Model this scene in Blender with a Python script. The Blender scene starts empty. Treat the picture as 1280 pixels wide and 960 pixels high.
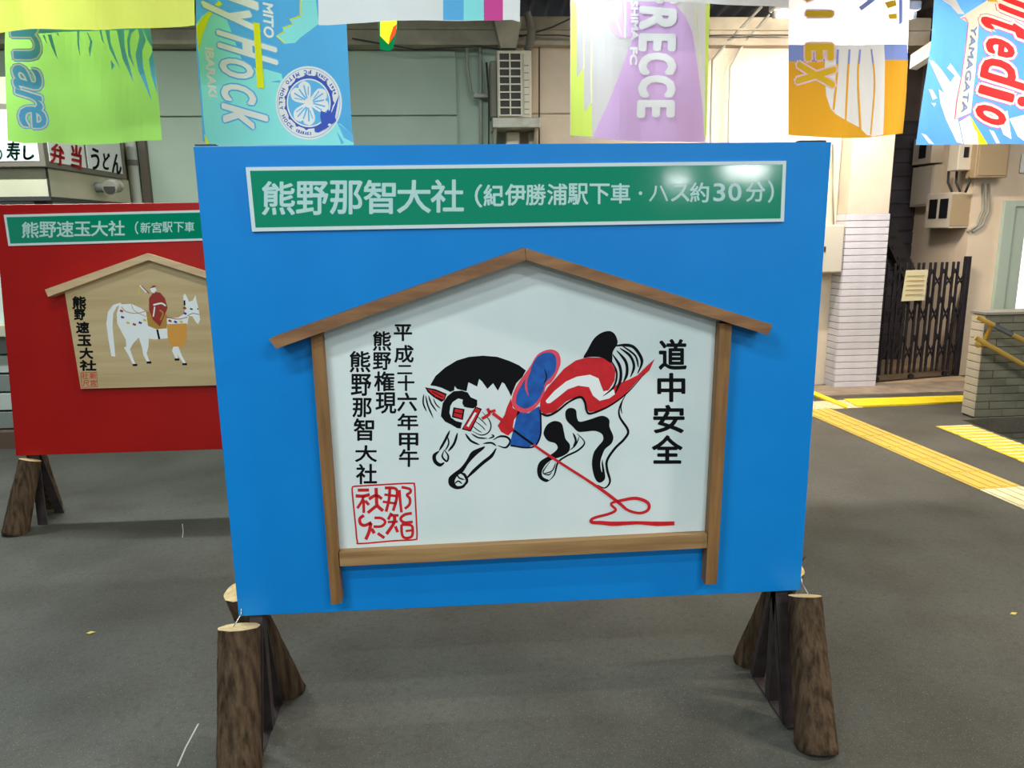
import bpy, bmesh, math, random
from mathutils import Vector, Matrix
from mathutils.geometry import tessellate_polygon
random.seed(7)
S = bpy.context.scene
COL = S.collection
R = math.radians

# ---------------------------------------------------------------- camera
YAW, TILT, ROLL, FPX, EYE = .065245, R(11.6573), R(-.81356), 930.0, 1.58
CAM = Matrix.Rotation(-YAW, 3, 'Z') @ Matrix.Rotation(math.pi/2-TILT, 3, 'X') @ Matrix.Rotation(ROLL, 3, 'Z')
cd = bpy.data.cameras.new('camera'); co = bpy.data.objects.new('camera', cd); COL.objects.link(co)
co.matrix_world = Matrix.Translation((0, 0, EYE)) @ CAM.to_4x4()
cd.sensor_width = 36; cd.lens = FPX/1280*36; cd.clip_start = .05; cd.clip_end = 200
S.camera = co

# ---------------------------------------------------------------- world, exposure, station lamps and added fill lamps
w = bpy.data.worlds.new('world'); S.world = w; w.use_nodes = True
w.node_tree.nodes['Background'].inputs[0].default_value = (.80, .92, 1, 1)
w.node_tree.nodes['Background'].inputs[1].default_value = .22
S.view_settings.view_transform = 'Standard'; S.view_settings.look = 'None'
S.view_settings.exposure = .60; S.view_settings.gamma = 1; S.view_settings.use_curve_mapping = False
COOL, WARM = (.88, .985, 1), (1, .90, .78)
# x, y, z, length, watts, colour, tube strength
LAMPS = [(-2.2, -1.3, 3.6, 1.2, 52, COOL, 9), (1.6, -1.3, 3.6, 1.2, 52, COOL, 9),
         (-2.9, 4.62, 3.45, 1.2, 78, COOL, 9), (.3, 4.75, 3.45, 1.2, 30, COOL, 9),
         (3.1, 6.2, 3.22, 1.2, 62, WARM, 130), (4.5, 4.4, 3.3, 1.2, 42, WARM, 20),
         (7.9, -16.4, 3.12, 1.2, 60, COOL, 400), (4.1, 1.2, 3.6, 1.2, 120, WARM, 12),
         (-1.9, -5.4, 3.7, 1.2, 95, COOL, 9), (1.9, -5.4, 3.7, 1.2, 95, COOL, 9), (-1.2, .2, 3.65, 1.2, 34, COOL, 9), (-1.4, 2.55, 3.62, 1.2, 17, COOL, 5), (5.6, -15.0, 2.8, .5, 20, COOL, 300)]  # unseen fill lamps added to brighten boards and flags, then a far lamp

# ---------------------------------------------------------------- helpers
def lin(c):
    return tuple(((v/255)/12.92 if v/255 <= .04045 else ((v/255+.055)/1.055)**2.4) for v in c)+(1,)
def mat(name, c, rough=.6, c2=None, scale=8, stretch=(1,1,1), metal=0, bump=0, bscale=60, emit=0, trans=0, coat=0, det=4, spec=.5, lo=.35, hi=.65):
    m = bpy.data.materials.new(name); m.use_nodes = True
    nt = m.node_tree; N = nt.nodes; L = nt.links; b = N['Principled BSDF']
    b.inputs['Base Color'].default_value = lin(c); b.inputs['Roughness'].default_value = rough
    b.inputs['Metallic'].default_value = metal; b.inputs['Specular IOR Level'].default_value = spec
    if coat: b.inputs['Coat Weight'].default_value = coat; b.inputs['Coat Roughness'].default_value = .12
    tc = N.new('ShaderNodeTexCoord'); mp = N.new('ShaderNodeMapping'); mp.inputs['Scale'].default_value = stretch
    L.new(tc.outputs['Object'], mp.inputs['Vector'])
    if c2:
        n = N.new('ShaderNodeTexNoise'); n.inputs['Scale'].default_value = scale; n.inputs['Detail'].default_value = det
        L.new(mp.outputs[0], n.inputs['Vector'])
        r = N.new('ShaderNodeValToRGB'); r.color_ramp.elements[0].color = lin(c); r.color_ramp.elements[1].color = lin(c2)
        r.color_ramp.elements[0].position = lo; r.color_ramp.elements[1].position = hi
        L.new(n.outputs['Fac'], r.inputs[0]); L.new(r.outputs[0], b.inputs['Base Color'])
    if bump:
        n2 = N.new('ShaderNodeTexNoise'); n2.inputs['Scale'].default_value = bscale; n2.inputs['Detail'].default_value = 5
        L.new(mp.outputs[0], n2.inputs['Vector'])
        bp = N.new('ShaderNodeBump'); bp.inputs['Strength'].default_value = bump; bp.inputs['Distance'].default_value = .01
        L.new(n2.outputs['Fac'], bp.inputs['Height']); L.new(bp.outputs[0], b.inputs['Normal'])
    if emit:
        b.inputs['Emission Color'].default_value = lin(c); b.inputs['Emission Strength'].default_value = emit
    if trans:
        t = N.new('ShaderNodeBsdfTranslucent'); t.inputs['Color'].default_value = lin(c)
        mx = N.new('ShaderNodeMixShader'); mx.inputs[0].default_value = trans
        L.new(b.outputs[0], mx.inputs[1]); L.new(t.outputs[0], mx.inputs[2])
        L.new(mx.outputs[0], N['Material Output'].inputs[0])
    return m
def at(px, py, X=None, Y=None, Z=None):
    d = CAM @ Vector((px-640, 480-py, -FPX)); o = Vector((0, 0, EYE))
    k = Y/d.y if Y is not None else X/d.x if X is not None else (Z-EYE)/d.z
    return o+d*k
def mk(name, bm, mats, parent=None, smooth=False):
    me = bpy.data.meshes.new(name); bm.to_mesh(me); bm.free()
    for m in (mats if isinstance(mats, (list, tuple)) else [mats]): me.materials.append(m)
    if smooth:
        for p in me.polygons: p.use_smooth = True
    o = bpy.data.objects.new(name, me); COL.objects.link(o)
    if parent: o.parent = parent
    return o
def tag(o, label=None, cat=None, group=None, kind=None):
    for k, v in (('label', label), ('category', cat), ('group', group), ('kind', kind)):
        if v: o[k] = v
    return o
def empty(name, loc=(0,0,0), label=None, cat=None, group=None, kind=None):
    o = bpy.data.objects.new(name, None); COL.objects.link(o); o.location = loc; o.empty_display_size = .1
    return tag(o, label, cat, group, kind)
def bx(bm, x0, x1, y0, y1, z0, z1, bev=0, mi=0):
    q = bmesh.new(); bmesh.ops.create_cube(q, size=1)
    for v in q.verts: v.co = Vector(((x0+x1)/2+v.co.x*(x1-x0), (y0+y1)/2+v.co.y*(y1-y0), (z0+z1)/2+v.co.z*(z1-z0)))
    if bev: bmesh.ops.bevel(q, geom=q.edges[:], offset=bev, segments=1, affect='EDGES')
    for f in q.faces: f.material_index = mi
    me = bpy.data.meshes.new('t'); q.to_mesh(me); q.free(); bm.from_mesh(me); bpy.data.meshes.remove(me)
def tube(bm, pts, r, seg=10, mi=0, cap=True):
    pts = [Vector(p) for p in pts]; rings = []
    rs = r if isinstance(r, (list, tuple)) else [r]*len(pts)
    t0 = (pts[1]-pts[0]).normalized(); up = Vector((0,0,1)) if abs(t0.z) < .9 else Vector((0,1,0))
    n = t0.cross(up).normalized()
    for i, p in enumerate(pts):
        t = ((pts[min(i+1, len(pts)-1)]-p).normalized()+(p-pts[max(i-1, 0)]).normalized()).normalized()
        n = (n-t*n.dot(t)).normalized(); b = t.cross(n)
        rings.append([bm.verts.new(p+(n*math.cos(a)+b*math.sin(a))*rs[i]) for a in [k*2*math.pi/seg for k in range(seg)]])
    for a, b in zip(rings, rings[1:]):
        for k in range(seg):
            f = bm.faces.new((a[k], a[(k+1) % seg], b[(k+1) % seg], b[k])); f.material_index = mi; f.smooth = True
    if cap:
        for rg in (rings[0], rings[-1]):
            f = bm.faces.new(rg); f.material_index = mi
def box(name, x0, x1, y0, y1, z0, z1, m, parent=None, bev=0):
    bm = bmesh.new(); bx(bm, x0, x1, y0, y1, z0, z1, bev); return mk(name, bm, m, parent)
def tub(name, pts, r, m, parent=None, seg=10):
    bm = bmesh.new(); tube(bm, pts, r, seg); return mk(name, bm, m, parent)
def prism(bm, pts, d, mi=0):
    """closed polygon pts extruded by vector d"""
    pts = [Vector(p) for p in pts]; a = [bm.verts.new(p) for p in pts]; b = [bm.verts.new(p+Vector(d)) for p in pts]
    fs = [bm.faces.new(a), bm.faces.new(b[::-1])]
    n = len(pts)
    for i in range(n): fs.append(bm.faces.new((a[i], b[i], b[(i+1) % n], a[(i+1) % n])))
    for f in fs: f.material_index = mi
    bmesh.ops.recalc_face_normals(bm, faces=fs)

# ---- flat print: shapes drawn on a sheet, later carried onto the real surface
_gl = {}
def glyphs(s):
    """tessellated outline of a string, scaled to its own 0..1 box, with its aspect"""
    if s not in _gl:
        c = bpy.data.curves.new('t', 'FONT'); c.body = s; c.size = 1; c.resolution_u = 3
        o = bpy.data.objects.new('t', c); COL.objects.link(o)
        me = bpy.data.meshes.new_from_object(o.evaluated_get(bpy.context.evaluated_depsgraph_get()))
        vs = [v.co.copy() for v in me.vertices]; fs = [tuple(p.vertices) for p in me.polygons]
        bpy.data.objects.remove(o); bpy.data.curves.remove(c); bpy.data.meshes.remove(me)
        x0 = min(v.x for v in vs); x1 = max(v.x for v in vs); y0 = min(v.y for v in vs); y1 = max(v.y for v in vs)
        _gl[s] = ([((v.x-x0)/(x1-x0), (v.y-y0)/(y1-y0)) for v in vs], fs)
    return _gl[s]
def smooth_pts(pts, n=5):
    P = [Vector(p[:2]) for p in pts]; W = [p[2] if len(p) > 2 else None for p in pts]; out = []
    for i in range(len(P)-1):
        a, b, c, d = P[max(i-1, 0)], P[i], P[i+1], P[min(i+2, len(P)-1)]
        for k in range(n):
            t = k/n
            q = .5*((2*b)+(c-a)*t+(2*a-5*b+4*c-d)*t*t+(3*b-a-3*c+d)*t**3)
            out.append((q, None if W[i] is None else W[i]*(1-t)+W[i+1]*t))
    out.append((P[-1], W[-1])); return out
class Sheet:
    def __init__(s, ox=0, oy=0, sc=1): s.v = []; s.f = []; s.ox, s.oy, s.sc = ox, oy, sc
    def fr(s, ox, oy, sc): s.ox, s.oy, s.sc = ox, oy, sc; return s
    def p(s, x, y): return (s.ox+x/s.sc, s.oy+y/s.sc)
    def raw(s, vs, fs, m, layer):
        b = len(s.v); s.v += [(x, y, layer) for x, y in vs]; s.f += [(tuple(i+b for i in f), m) for f in fs]
    def poly(s, pts, m, layer=1, curve=False):
        if curve:
            pts = list(pts); q = smooth_pts([pts[-1]]+pts+[pts[0], pts[1]], 4); pts = [tuple(a[0]) for a in q[4:-4]]
            if (Vector(pts[0])-Vector(pts[-1])).length < 1e-4: pts = pts[:-1]
        vs = [s.p(*a[:2]) for a in pts]
        tr = tessellate_polygon([[Vector((x, y, 0)) for x, y in vs]])
        s.raw(vs, tr, m, layer)
    def stroke(s, pts, wd, m, layer=1, taper=False, n=5, w=1):
        pts = [tuple(p)+(wd,) if len(p) == 2 else p for p in pts]
        q = smooth_pts(pts, n); L = []; Rr = []
        for i, (c, wv) in enumerate(q):
            t = (q[min(i+1, len(q)-1)][0]-q[max(i-1, 0)][0])
            if t.length < 1e-9: t = Vector((1, 0))
            t.normalize(); nn = Vector((-t.y, t.x))
            k = wv/2*w
            if taper:
                u = i/(len(q)-1); k *= min(1, .25+3*u, .25+3*(1-u))
            L.append(s.p(*(c+nn*k))); Rr.append(s.p(*(c-nn*k)))
        vs = L+Rr; k = len(L)
        s.raw(vs, [(i, i+1, k+i+1, k+i) for i in range(k-1)], m, layer)
    def text(s, st, bl, A, U, m, layer=1, bold=0):
        """st fills the parallelogram bl, bl+A (along the line), bl+U (upwards); bold = spread in sheet units"""
        g, fs = glyphs(st)
        sh = [(0, 0)]
        if bold: sh += [(bold*math.cos(a), bold*math.sin(a)) for a in [k*math.pi/4+.2 for k in range(8)]]
        if bold > 9: sh += [(bold*.55*math.cos(a), bold*.55*math.sin(a)) for a in [k*math.pi/3 for k in range(6)]]
        for i, (dx, dy) in enumerate(sh):
            s.raw([s.p(bl[0]+A[0]*u+U[0]*v+dx, bl[1]+A[1]*u+U[1]*v+dy) for u, v in g], fs, m, layer+i*.02)
    def box(s, st, cx, cy, wd, ht, m, layer=1, bold=0, sk=0):
        s.text(st, (cx-wd/2+sk, cy+ht/2), (wd, 0), (-2*sk, -ht), m, layer, bold)
    def build(s, name, mats, P, parent, grid=0, gm=None):
        bm = bmesh.new(); vs = [bm.verts.new((x, y, z)) for x, y, z in s.v]
        for f, m in s.f:
            try: bm.faces.new([vs[i] for i in f]).material_index = m
            except ValueError: pass
        if grid:
            xs = [v.co.x for v in bm.verts]; ys = [v.co.y for v in bm.verts]
            for k in range(math.floor(min(xs)/grid)+1, math.ceil(max(xs)/grid)):
                bmesh.ops.bisect_plane(bm, geom=bm.verts[:]+bm.edges[:]+bm.faces[:], plane_co=(k*grid, 0, 0), plane_no=(1, 0, 0))
            for k in range(math.floor(min(ys)/grid)+1, math.ceil(max(ys)/grid)):
                bmesh.ops.bisect_plane(bm, geom=bm.verts[:]+bm.edges[:]+bm.faces[:], plane_co=(0, k*grid, 0), plane_no=(0, 1, 0))
        for v in bm.verts: v.co = P(v.co.x, v.co.y, v.co.z)
        return mk(name, bm, mats, parent)
def on_y(Y, eps=.0004):
    """sheet units are points of the photograph; they land on the real upright plane at depth Y, stacked towards the front"""
    return lambda x, y, l: at(x, y, Y=Y)+Vector((0, -eps*l, 0))

# ---------------------------------------------------------------- materials
M_blue = mat('blue_paint', (2, 126, 206), .4, (6, 131, 211), 3, spec=.3)
M_red = mat('red_paint', (162, 10, 5), .4, (170, 14, 6), 3, spec=.3)
M_green = mat('sign_green', (2, 134, 102), .09, spec=.45)
M_rim = mat('sign_rim', (206, 220, 222), .35)
M_letter = mat('sign_letter', (176, 212, 210), .4)
M_white = mat('panel_white', (220, 228, 228), .5, (210, 223, 222), 4)
M_black = mat('ink_black', (12, 13, 16), .6, spec=.12)
M_inkred = mat('ink_red', (208, 20, 34), .5, (190, 14, 24), 30)
M_inkblue = mat('ink_blue', (18, 92, 176), .5, (8, 70, 150), 40)
M_inkpink = mat('ink_pink', (226, 70, 88), .5)
M_inkwhite = mat('ink_white', (232, 236, 236), .5)
M_wood = mat('cedar', (150, 108, 70), .6, (120, 82, 50), 6, (1, 6, 6), bump=.12)
M_woodx = mat('cedar_rail', (164, 130, 84), .6, (136, 100, 60), 5, (.5, 8, 8), bump=.12)
M_woodz = mat('cedar_post', (144, 104, 58), .6, (116, 80, 42), 6, (8, 8, .6), bump=.12)
M_pale = mat('pale_board', (200, 178, 134), .6, (186, 160, 114), 3, (.5, 1, 7))
M_pale2 = mat('pale_roof_wood', (216, 186, 146), .6, (200, 168, 126), 5, (1, 6, 6))
M_bark = mat('bark', (94, 76, 58), .95, (56, 44, 33), 34, (1.6, 1.6, .22), bump=1, bscale=60, det=8, lo=.36, hi=.66, spec=.1)
M_endgrain = mat('end_grain', (232, 208, 156), .8, (205, 172, 118), 30)
M_steel = mat('dark_steel', (66, 56, 56), .5, (48, 40, 40), 20, metal=.3)
M_wire = mat('wire', (190, 190, 190), .3, metal=1)
M_brass = mat('brass', (184, 156, 80), .35, metal=.6)
M_dark = mat('dark_trim', (48, 46, 44), .6)

def floor_mat():
    m = bpy.data.materials.new('asphalt'); m.use_nodes = True; nt = m.node_tree; N = nt.nodes; L = nt.links
    b = N['Principled BSDF']; b.inputs['Roughness'].default_value = .62; b.inputs['Specular IOR Level'].default_value = .35
    g = N.new('ShaderNodeNewGeometry')
    def noise(sc, det, lo, hi, ca, cb, off=0):
        mp = N.new('ShaderNodeMapping'); mp.inputs['Location'].default_value = (off, off*.7, 0); L.new(g.outputs['Position'], mp.inputs['Vector'])
        n = N.new('ShaderNodeTexNoise'); n.inputs['Scale'].default_value = sc; n.inputs['Detail'].default_value = det; L.new(mp.outputs[0], n.inputs['Vector'])
        r = N.new('ShaderNodeValToRGB'); e = r.color_ramp.elements; e[0].position = lo; e[1].position = hi; e[0].color = lin(ca); e[1].color = lin(cb)
        L.new(n.outputs['Fac'], r.inputs[0]); return n, r
    _, base = noise(.55, 5, .35, .65, (64, 65, 58), (84, 82, 74), 3)
    _, dirt = noise(2.6, 6, .42, .75, (0, 0, 0), (255, 255, 255), 9)
    mx = N.new('ShaderNodeMix'); mx.data_type = 'RGBA'; mx.blend_type = 'MULTIPLY'
    k = N.new('ShaderNodeMath'); k.operation = 'MULTIPLY'; k.inputs[1].default_value = .9; L.new(dirt.outputs[0], k.inputs[0]); L.new(k.outputs[0], mx.inputs[0])
    L.new(base.outputs[0], mx.inputs[6]); mx.inputs[7].default_value = lin((205, 196, 186))
    n3, grit = noise(210, 3, .60, .74, (0, 0, 0), (255, 255, 255), 1)
    mx2 = N.new('ShaderNodeMix'); mx2.data_type = 'RGBA'; k2 = N.new('ShaderNodeMath'); k2.operation = 'MULTIPLY'; k2.inputs[1].default_value = .55
    L.new(grit.outputs[0], k2.inputs[0]); L.new(k2.outputs[0], mx2.inputs[0]); L.new(mx.outputs[2], mx2.inputs[6]); mx2.inputs[7].default_value = lin((166, 160, 150))
    n4, pits = noise(38, 8, .50, .72, (0, 0, 0), (255, 255, 255), 5)
    mx3 = N.new('ShaderNodeMix'); mx3.data_type = 'RGBA'; k3 = N.new('ShaderNodeMath'); k3.operation = 'MULTIPLY'; k3.inputs[1].default_value = .35
    L.new(pits.outputs[0], k3.inputs[0]); L.new(k3.outputs[0], mx3.inputs[0]); L.new(mx2.outputs[2], mx3.inputs[6]); mx3.inputs[7].default_value = lin((40, 38, 34))
    L.new(mx3.outputs[2], b.inputs['Base Color'])
    bp = N.new('ShaderNodeBump'); bp.inputs['Strength'].default_value = .4; bp.inputs['Distance'].default_value = .004; L.new(n4.outputs['Fac'], bp.inputs['Height']); L.new(bp.outputs[0], b.inputs['Normal'])
    return m
M_floor = floor_mat()
M_conc = mat('old_concrete', (150, 132, 112), .8, (122, 108, 92), 6, bump=.2)
M_passf = mat('passage_floor', (176, 152, 122), .7, (156, 132, 104), 5)
M_cream = mat('cream_render', (206, 193, 172), .8, (198, 184, 162), 5, bump=.35, bscale=90)
M_grey = mat('grey_green_panel', (176, 190, 172), .7, (168, 182, 162), 2)
M_beam = mat('beam_paint', (176, 166, 144), .7, (150, 140, 120), 4)
M_ceil = mat('corrugated_dark', (70, 62, 58), .6, (58, 52, 48), 5)
M_grout = mat('grout', (120, 112, 108), .9)
M_tile = mat('white_tile', (206, 202, 206), .3, (196, 192, 198), 9)
M_tile2 = mat('grey_tile', (104, 104, 92), .35, (88, 92, 80), 6)
M_tile_lit = mat('beige_tile_lit', (186, 176, 158), .35, (170, 160, 142), 6)  # end-face tiles: the light falling on them is put into the colour
M_grout2 = mat('grout_dark', (62, 60, 52), .9)
M_coping = mat('coping', (120, 118, 110), .6)

# ---------------------------------------------------------------- the setting
# floor with the stairwell cut out of it (x > 4.08, y 3.0 .. 5.68)
bm = bmesh.new()
SX, SY0, SY1 = 4.08, 2.2, 5.68
for x0, x1, y0, y1 in ((-9, SX, -20, 10.5), (SX, 9, SY1, 10.5), (SX, 9, -20, SY0)):
    bx(bm, x0, x1, y0, y1, -.12, 0)
tag(mk('floor', bm, M_floor), kind='structure')
st = empty('staircase', (SX, 4, 0), kind='structure')
for k in range(8):
    o = box('step', 0+k*.3, (k+1)*.3, SY0-4, SY1-4, -.15*(k+1)-.16, -.15*(k+1), M_conc, st, .01)
box('side_panel', 0, 5, SY0-4.1, SY0-4, -1.6, -.001, M_conc, st)
# back wall
bm = bmesh.new()
bx(bm, .42, 3.66, 7.2, 7.4, 0, 3.2)
wr = mk('wall_back', bm, M_cream); tag(wr, kind='structure')
bm = bmesh.new()
bx(bm, -9, .22, 7.3, 7.4, 0, 3.2)
for z0, z1 in ((0, .9), (.912, 1.76), (1.772, 2.625), (2.637, 3.19)):
    for x0 in (-8.2, -6.3, -4.4, -2.2, -.0):
        bx(bm, x0-2.19 if x0 > -4.5 else x0-1.89, min(x0, .22), 7.27, 7.3, z0, z1, .003)
wl = mk('wall_rear', bm, [M_grey]); tag(wl, kind='structure')
box('trim_1', .22, .42, 7.22, 7.4, 0, 3.25, M_grey)['kind'] = 'structure'
box('trim_2', .42, 1.4, 7.185, 7.2, 2.632, 2.64, M_beam)['kind'] = 'structure'
bm = bmesh.new(); bx(bm, -9, 4.4, 7.12, 7.4, 3.2, 3.45, .01); bx(bm, -9, 4.4, 7.08, 7.12, 3.2, 3.235); bx(bm, -9, 4.4, 7.09, 7.12, 3.33, 3.345)
tag(mk('trim_3', bm, M_beam), kind='structure')
bm = bmesh.new(); bx(bm, -9, 4.5, 6.62, 6.74, 3.53, 3.62); bx(bm, -9, 4.5, 6.6, 6.76, 3.53, 3.545)
tag(mk('roof_beam', bm, M_beam), kind='structure')
# corrugated roof
bm = bmesh.new(); nx = 720; rows = [(10.6, 3.36), (7.45, 3.56), (6, 3.68), (0, 4.1), (-20, 5.4)]
prev = None
for (yy, zz) in rows:
    cur = [bm.verts.new((-9+18*i/nx, yy, zz+.022*math.cos(i*math.pi/3))) for i in range(nx+1)]
    if prev:
        for i in range(nx): bm.faces.new((prev[i], prev[i+1], cur[i+1], cur[i])).smooth = True
    prev = cur
tag(mk('ceiling', bm, M_ceil), kind='structure')
bm = bmesh.new()
for y in (4.8, 2.4, 0, -2.4): bx(bm, -9, 9, y-.05, y+.05, 3.66+(6-y)*.07-.16, 3.66+(6-y)*.07-.03)
tag(mk('roof_purlins', bm, M_beam), kind='structure')

# tiled pillar
pil = empty('tiled_pillar', (3.66, 7.0, 0), kind='structure')
box('core', .012, .418, .012, .4, 0, 3.5, M_cream, pil); box('grout_bed', .006, .424, .006, .3, 0, 1.69, M_grout, pil)
def tile_mesh(lx, lz, m):
    b = bmesh.new(); bx(b, 0, lx, -.008, .004, 0, lz, .002); me = bpy.data.meshes.new('tile'); b.to_mesh(me); b.free(); me.materials.append(m); return me
def put(name, me, loc, rz, parent):
    o = bpy.data.objects.new(name, me); COL.objects.link(o); o.parent = parent; o.location = loc; o.rotation_euler = (0, 0, rz); return o
tf, ts = tile_mesh(.424, .059, M_tile), tile_mesh(.2, .059, M_tile)
for k in range(26):
    put('tile', tf, (.003, .006, .003+k*.065), 0, pil)
    put('tile', ts, (.006, .212, .003+k*.065), -math.pi/2, pil)
# stairwell wall with its tiles
sw = empty('stairwell_wall', (4.2, 5.7, 0), kind='structure')
box('core', .01, 4.5, .01, .16, -1.3, .86, M_grout2, sw)
box('coping', -.01, 4.5, -.012, .18, .86, .885, M_coping, sw, .004)
t1, t2, t2b = tile_mesh(.2335, .059, M_tile2), tile_mesh(.155, .059, M_tile_lit), tile_mesh(.111, .059, M_tile2)
for k in range(-14, 13):
    z = .015+k*.065
    if k >= 0: put('tile', t2, (.008, .165, z), -math.pi/2, sw)
    off = -.0 if k % 2 == 0 else -.117
    if k % 2: put('tile', t2b, (.005, .01, z), 0, sw)
    for i in range(9):
        put('tile', t1, (.005+i*.235+(.117 if k % 2 else 0), .01, z), 0, sw)
hr = empty('handrail', (4.3, 5.6, 0), 'brass double handrail sloping down along the grey tiled stairwell wall', 'handrail')
def loc(o, p): return Vector(p)-o.location
for (a, b) in (((1221, 396), (1300, 436)), ((1219, 422), (1300, 468))):
    p = at(*a, Y=5.6); q = at(*b, Y=5.6); d = (q-p).normalized()
    tub('rail', [loc(hr, p), loc(hr, p+d*.02), loc(hr, q), loc(hr, q+d*2)], [.013, .019, .019, .019], M_brass, hr)
    if a[1] < 400: tub('sleeve', [loc(hr, p+d*.16), loc(hr, p+d*.34)], .021, M_wire, hr)
for (x, y) in ((1238, 412),):
    p = at(x, y, Y=5.6); tub('bracket', [loc(hr, p+Vector((0, 0, .03))), loc(hr, p+Vector((-.03, .02, -.12))), loc(hr, p+Vector((-.02, .09, -.13)))], [.014, .018, .03], M_brass, hr)

# passage to the right of the pillar
PX = 5.2
bm = bmesh.new(); bx(bm, PX, PX+.15, 7.45, 8.5, 0, 3.5); bx(bm, PX+.15, 9, 7.45, 7.6, 0, 3.5)
M_right = mat('cream_wall', (226, 208, 182), .8, (218, 198, 172), 3, bump=.1)
tag(mk('wall_right', bm, M_right), kind='structure')
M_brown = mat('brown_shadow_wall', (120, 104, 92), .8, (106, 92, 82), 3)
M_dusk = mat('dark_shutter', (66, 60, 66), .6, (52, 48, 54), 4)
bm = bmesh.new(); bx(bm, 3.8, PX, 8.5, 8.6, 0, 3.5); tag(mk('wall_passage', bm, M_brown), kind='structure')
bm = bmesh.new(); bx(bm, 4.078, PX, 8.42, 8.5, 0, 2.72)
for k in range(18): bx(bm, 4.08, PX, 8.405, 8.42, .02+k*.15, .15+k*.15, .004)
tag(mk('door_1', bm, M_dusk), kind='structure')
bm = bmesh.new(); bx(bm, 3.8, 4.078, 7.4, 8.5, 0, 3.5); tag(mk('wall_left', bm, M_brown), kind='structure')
bm = bmesh.new(); bx(bm, 4.086, PX, 7.1, 8.4, 0, .018); tag(mk('passage_floor', bm, M_passf), kind='structure')
bm = bmesh.new(); bx(bm, 3.3, 5.3, 6.66, 7.1, 0, .012); tag(mk('trim_4', bm, M_conc), kind='structure')
# sloping white beam over the passage mouth
bm = bmesh.new()
prism(bm, [(4.15, 7.0, 2.98), (4.15, 7.0, 3.1), (4.62, 6.3, 3.52), (4.62, 6.3, 3.38)], (.1, .05, 0))
tag(mk('trim_5', bm, mat('white_beam', (236, 226, 206), .6)), kind='structure')
# raking stair string against the dark shutter
sr = empty('stair_flight', (4.2, 8.2, 0), 'dark steel stair string slanting down behind the folding gate', 'stairs')
p = at(1100, 240, Y=8.28); q = at(1144, 336, Y=8.28); b = bmesh.new()
prism(b, [loc(sr, p), loc(sr, p-Vector((0, 0, .32))), loc(sr, q-Vector((0, 0, .32))), loc(sr, q)], (0, .06, 0))
mk('string', b, M_dark, sr)
for k in range(7):
    t = p.lerp(q, (k+.5)/7); box('tread', *[v for v in (t.x-4.2-.05, t.x-4.2+.05, .06, .12, t.z-.2, t.z-.17)], M_steel, sr)

# window / glazed door in the right wall
wd = empty('window_1', (5.7, 7.44, 0), kind='structure')
M_frame = mat('pale_green_frame', (178, 192, 176), .5); M_glow = mat('lit_glass', (236, 240, 232), .3, emit=.9)
a = at(1256, 251, Y=7.42); X0 = a.x-5.7; Zt = a.z
box('frame', X0, X0+.12, -.03, .03, .3, Zt, M_frame, wd, .004); box('frame', X0+.12, X0+1.4, -.03, .03, Zt-.06, Zt, M_frame, wd, .004)
box('jamb_panel', X0+.12, X0+.26, -.01, .02, .3, Zt-.06, M_frame, wd); box('pane', X0+.26, X0+1.4, -.008, .008, .3, Zt-.3, M_glow, wd); box('transom', X0+.26, X0+1.4, -.01, .02, Zt-.3, Zt-.06, M_frame, wd)

# ---------------------------------------------------------------- floor markings
M_yel = mat('tactile_yellow', (206, 174, 62), .6, (196, 166, 84), 14)
M_yel2 = mat('tactile_pale', (206, 194, 146), .65, (214, 206, 172), 14)
M_line = mat('line_yellow', (232, 204, 24), .55, (220, 190, 20), 20)
def paver(m, kind, w=.29, l=.29):
    b = bmesh.new(); bx(b, -w/2, w/2, -l/2, l/2, 0, .006, .002)
    if kind == 'bar':
        for k in range(4): bx(b, -.13+k*.0733, -.13+k*.0733+.04, -l/2+.01, l/2-.01, .006, .011, .003)
    elif kind == 'cross':
        for k in range(4): bx(b, -w/2+.01, w/2-.01, -.13+k*.0733, -.13+k*.0733+.03, .006, .011, .003)
    else:
        for i in range(5):
            for j in range(5):
                q = .045; bx(b, -.11+i*.055-.014, -.11+i*.055+.014, -.11+j*.055-.014, -.11+j*.055+.014, .006, .011, .004)
    me = bpy.data.meshes.new('paver'); b.to_mesh(me); b.free(); me.materials.append(m); return me
tp = empty('tactile_path', (3.2, 4.5, 0), 'long yellow guide path of ribbed pavers across the asphalt, pale at its near end', 'tactile paving')
d = (Vector((3.2575, 3.92, 0))-Vector((3.065, 6.17, 0))).normalized(); ang = math.atan2(d.y, d.x)+math.pi/2
mb, mbp, md = paver(M_yel, 'bar'), paver(M_yel2, 'bar'), paver(M_yel2, 'dot')
for k in range(14):
    c = Vector((3.075, 6.02, 0))+d*(.297*k)
    put('paver', mb if k < 7 else mbp, c-tp.location, ang, tp)
for i, j in ((0, 0), (1, 0), (-1, 0)):
    c = Vector((3.065+i*.297, 6.32+j*.297, 0)); put('paver', md, c-tp.location, ang, tp)
tq = empty('tactile_warning_strip', (3.9, 5, 0), 'bright yellow striped warning pavers along the top edge of the stairs', 'tactile paving')
mc = paver(M_line, 'cross'); mcs = None
b = bmesh.new(); bx(b, -.145, .145, -.145, .145, 0, .006, .002); meY = bpy.data.meshes.new('paver'); b.to_mesh(meY); b.free(); meY.materials.append(M_line)
b = bmesh.new()
for k in range(4): bx(b, -.14, .14, -.12+k*.073, -.12+k*.073+.026, .006, .011, .003)
meR = bpy.data.meshes.new('rib'); b.to_mesh(meR); b.free(); meR.materials.append(M_yel2)
for k in range(9):
    o = put('paver', meY, (-.01, .36-k*.297, 0), .03, tq); r = put('rib', meR, (0, 0, 0), 0, o); r['kind'] = 'stuff'
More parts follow.
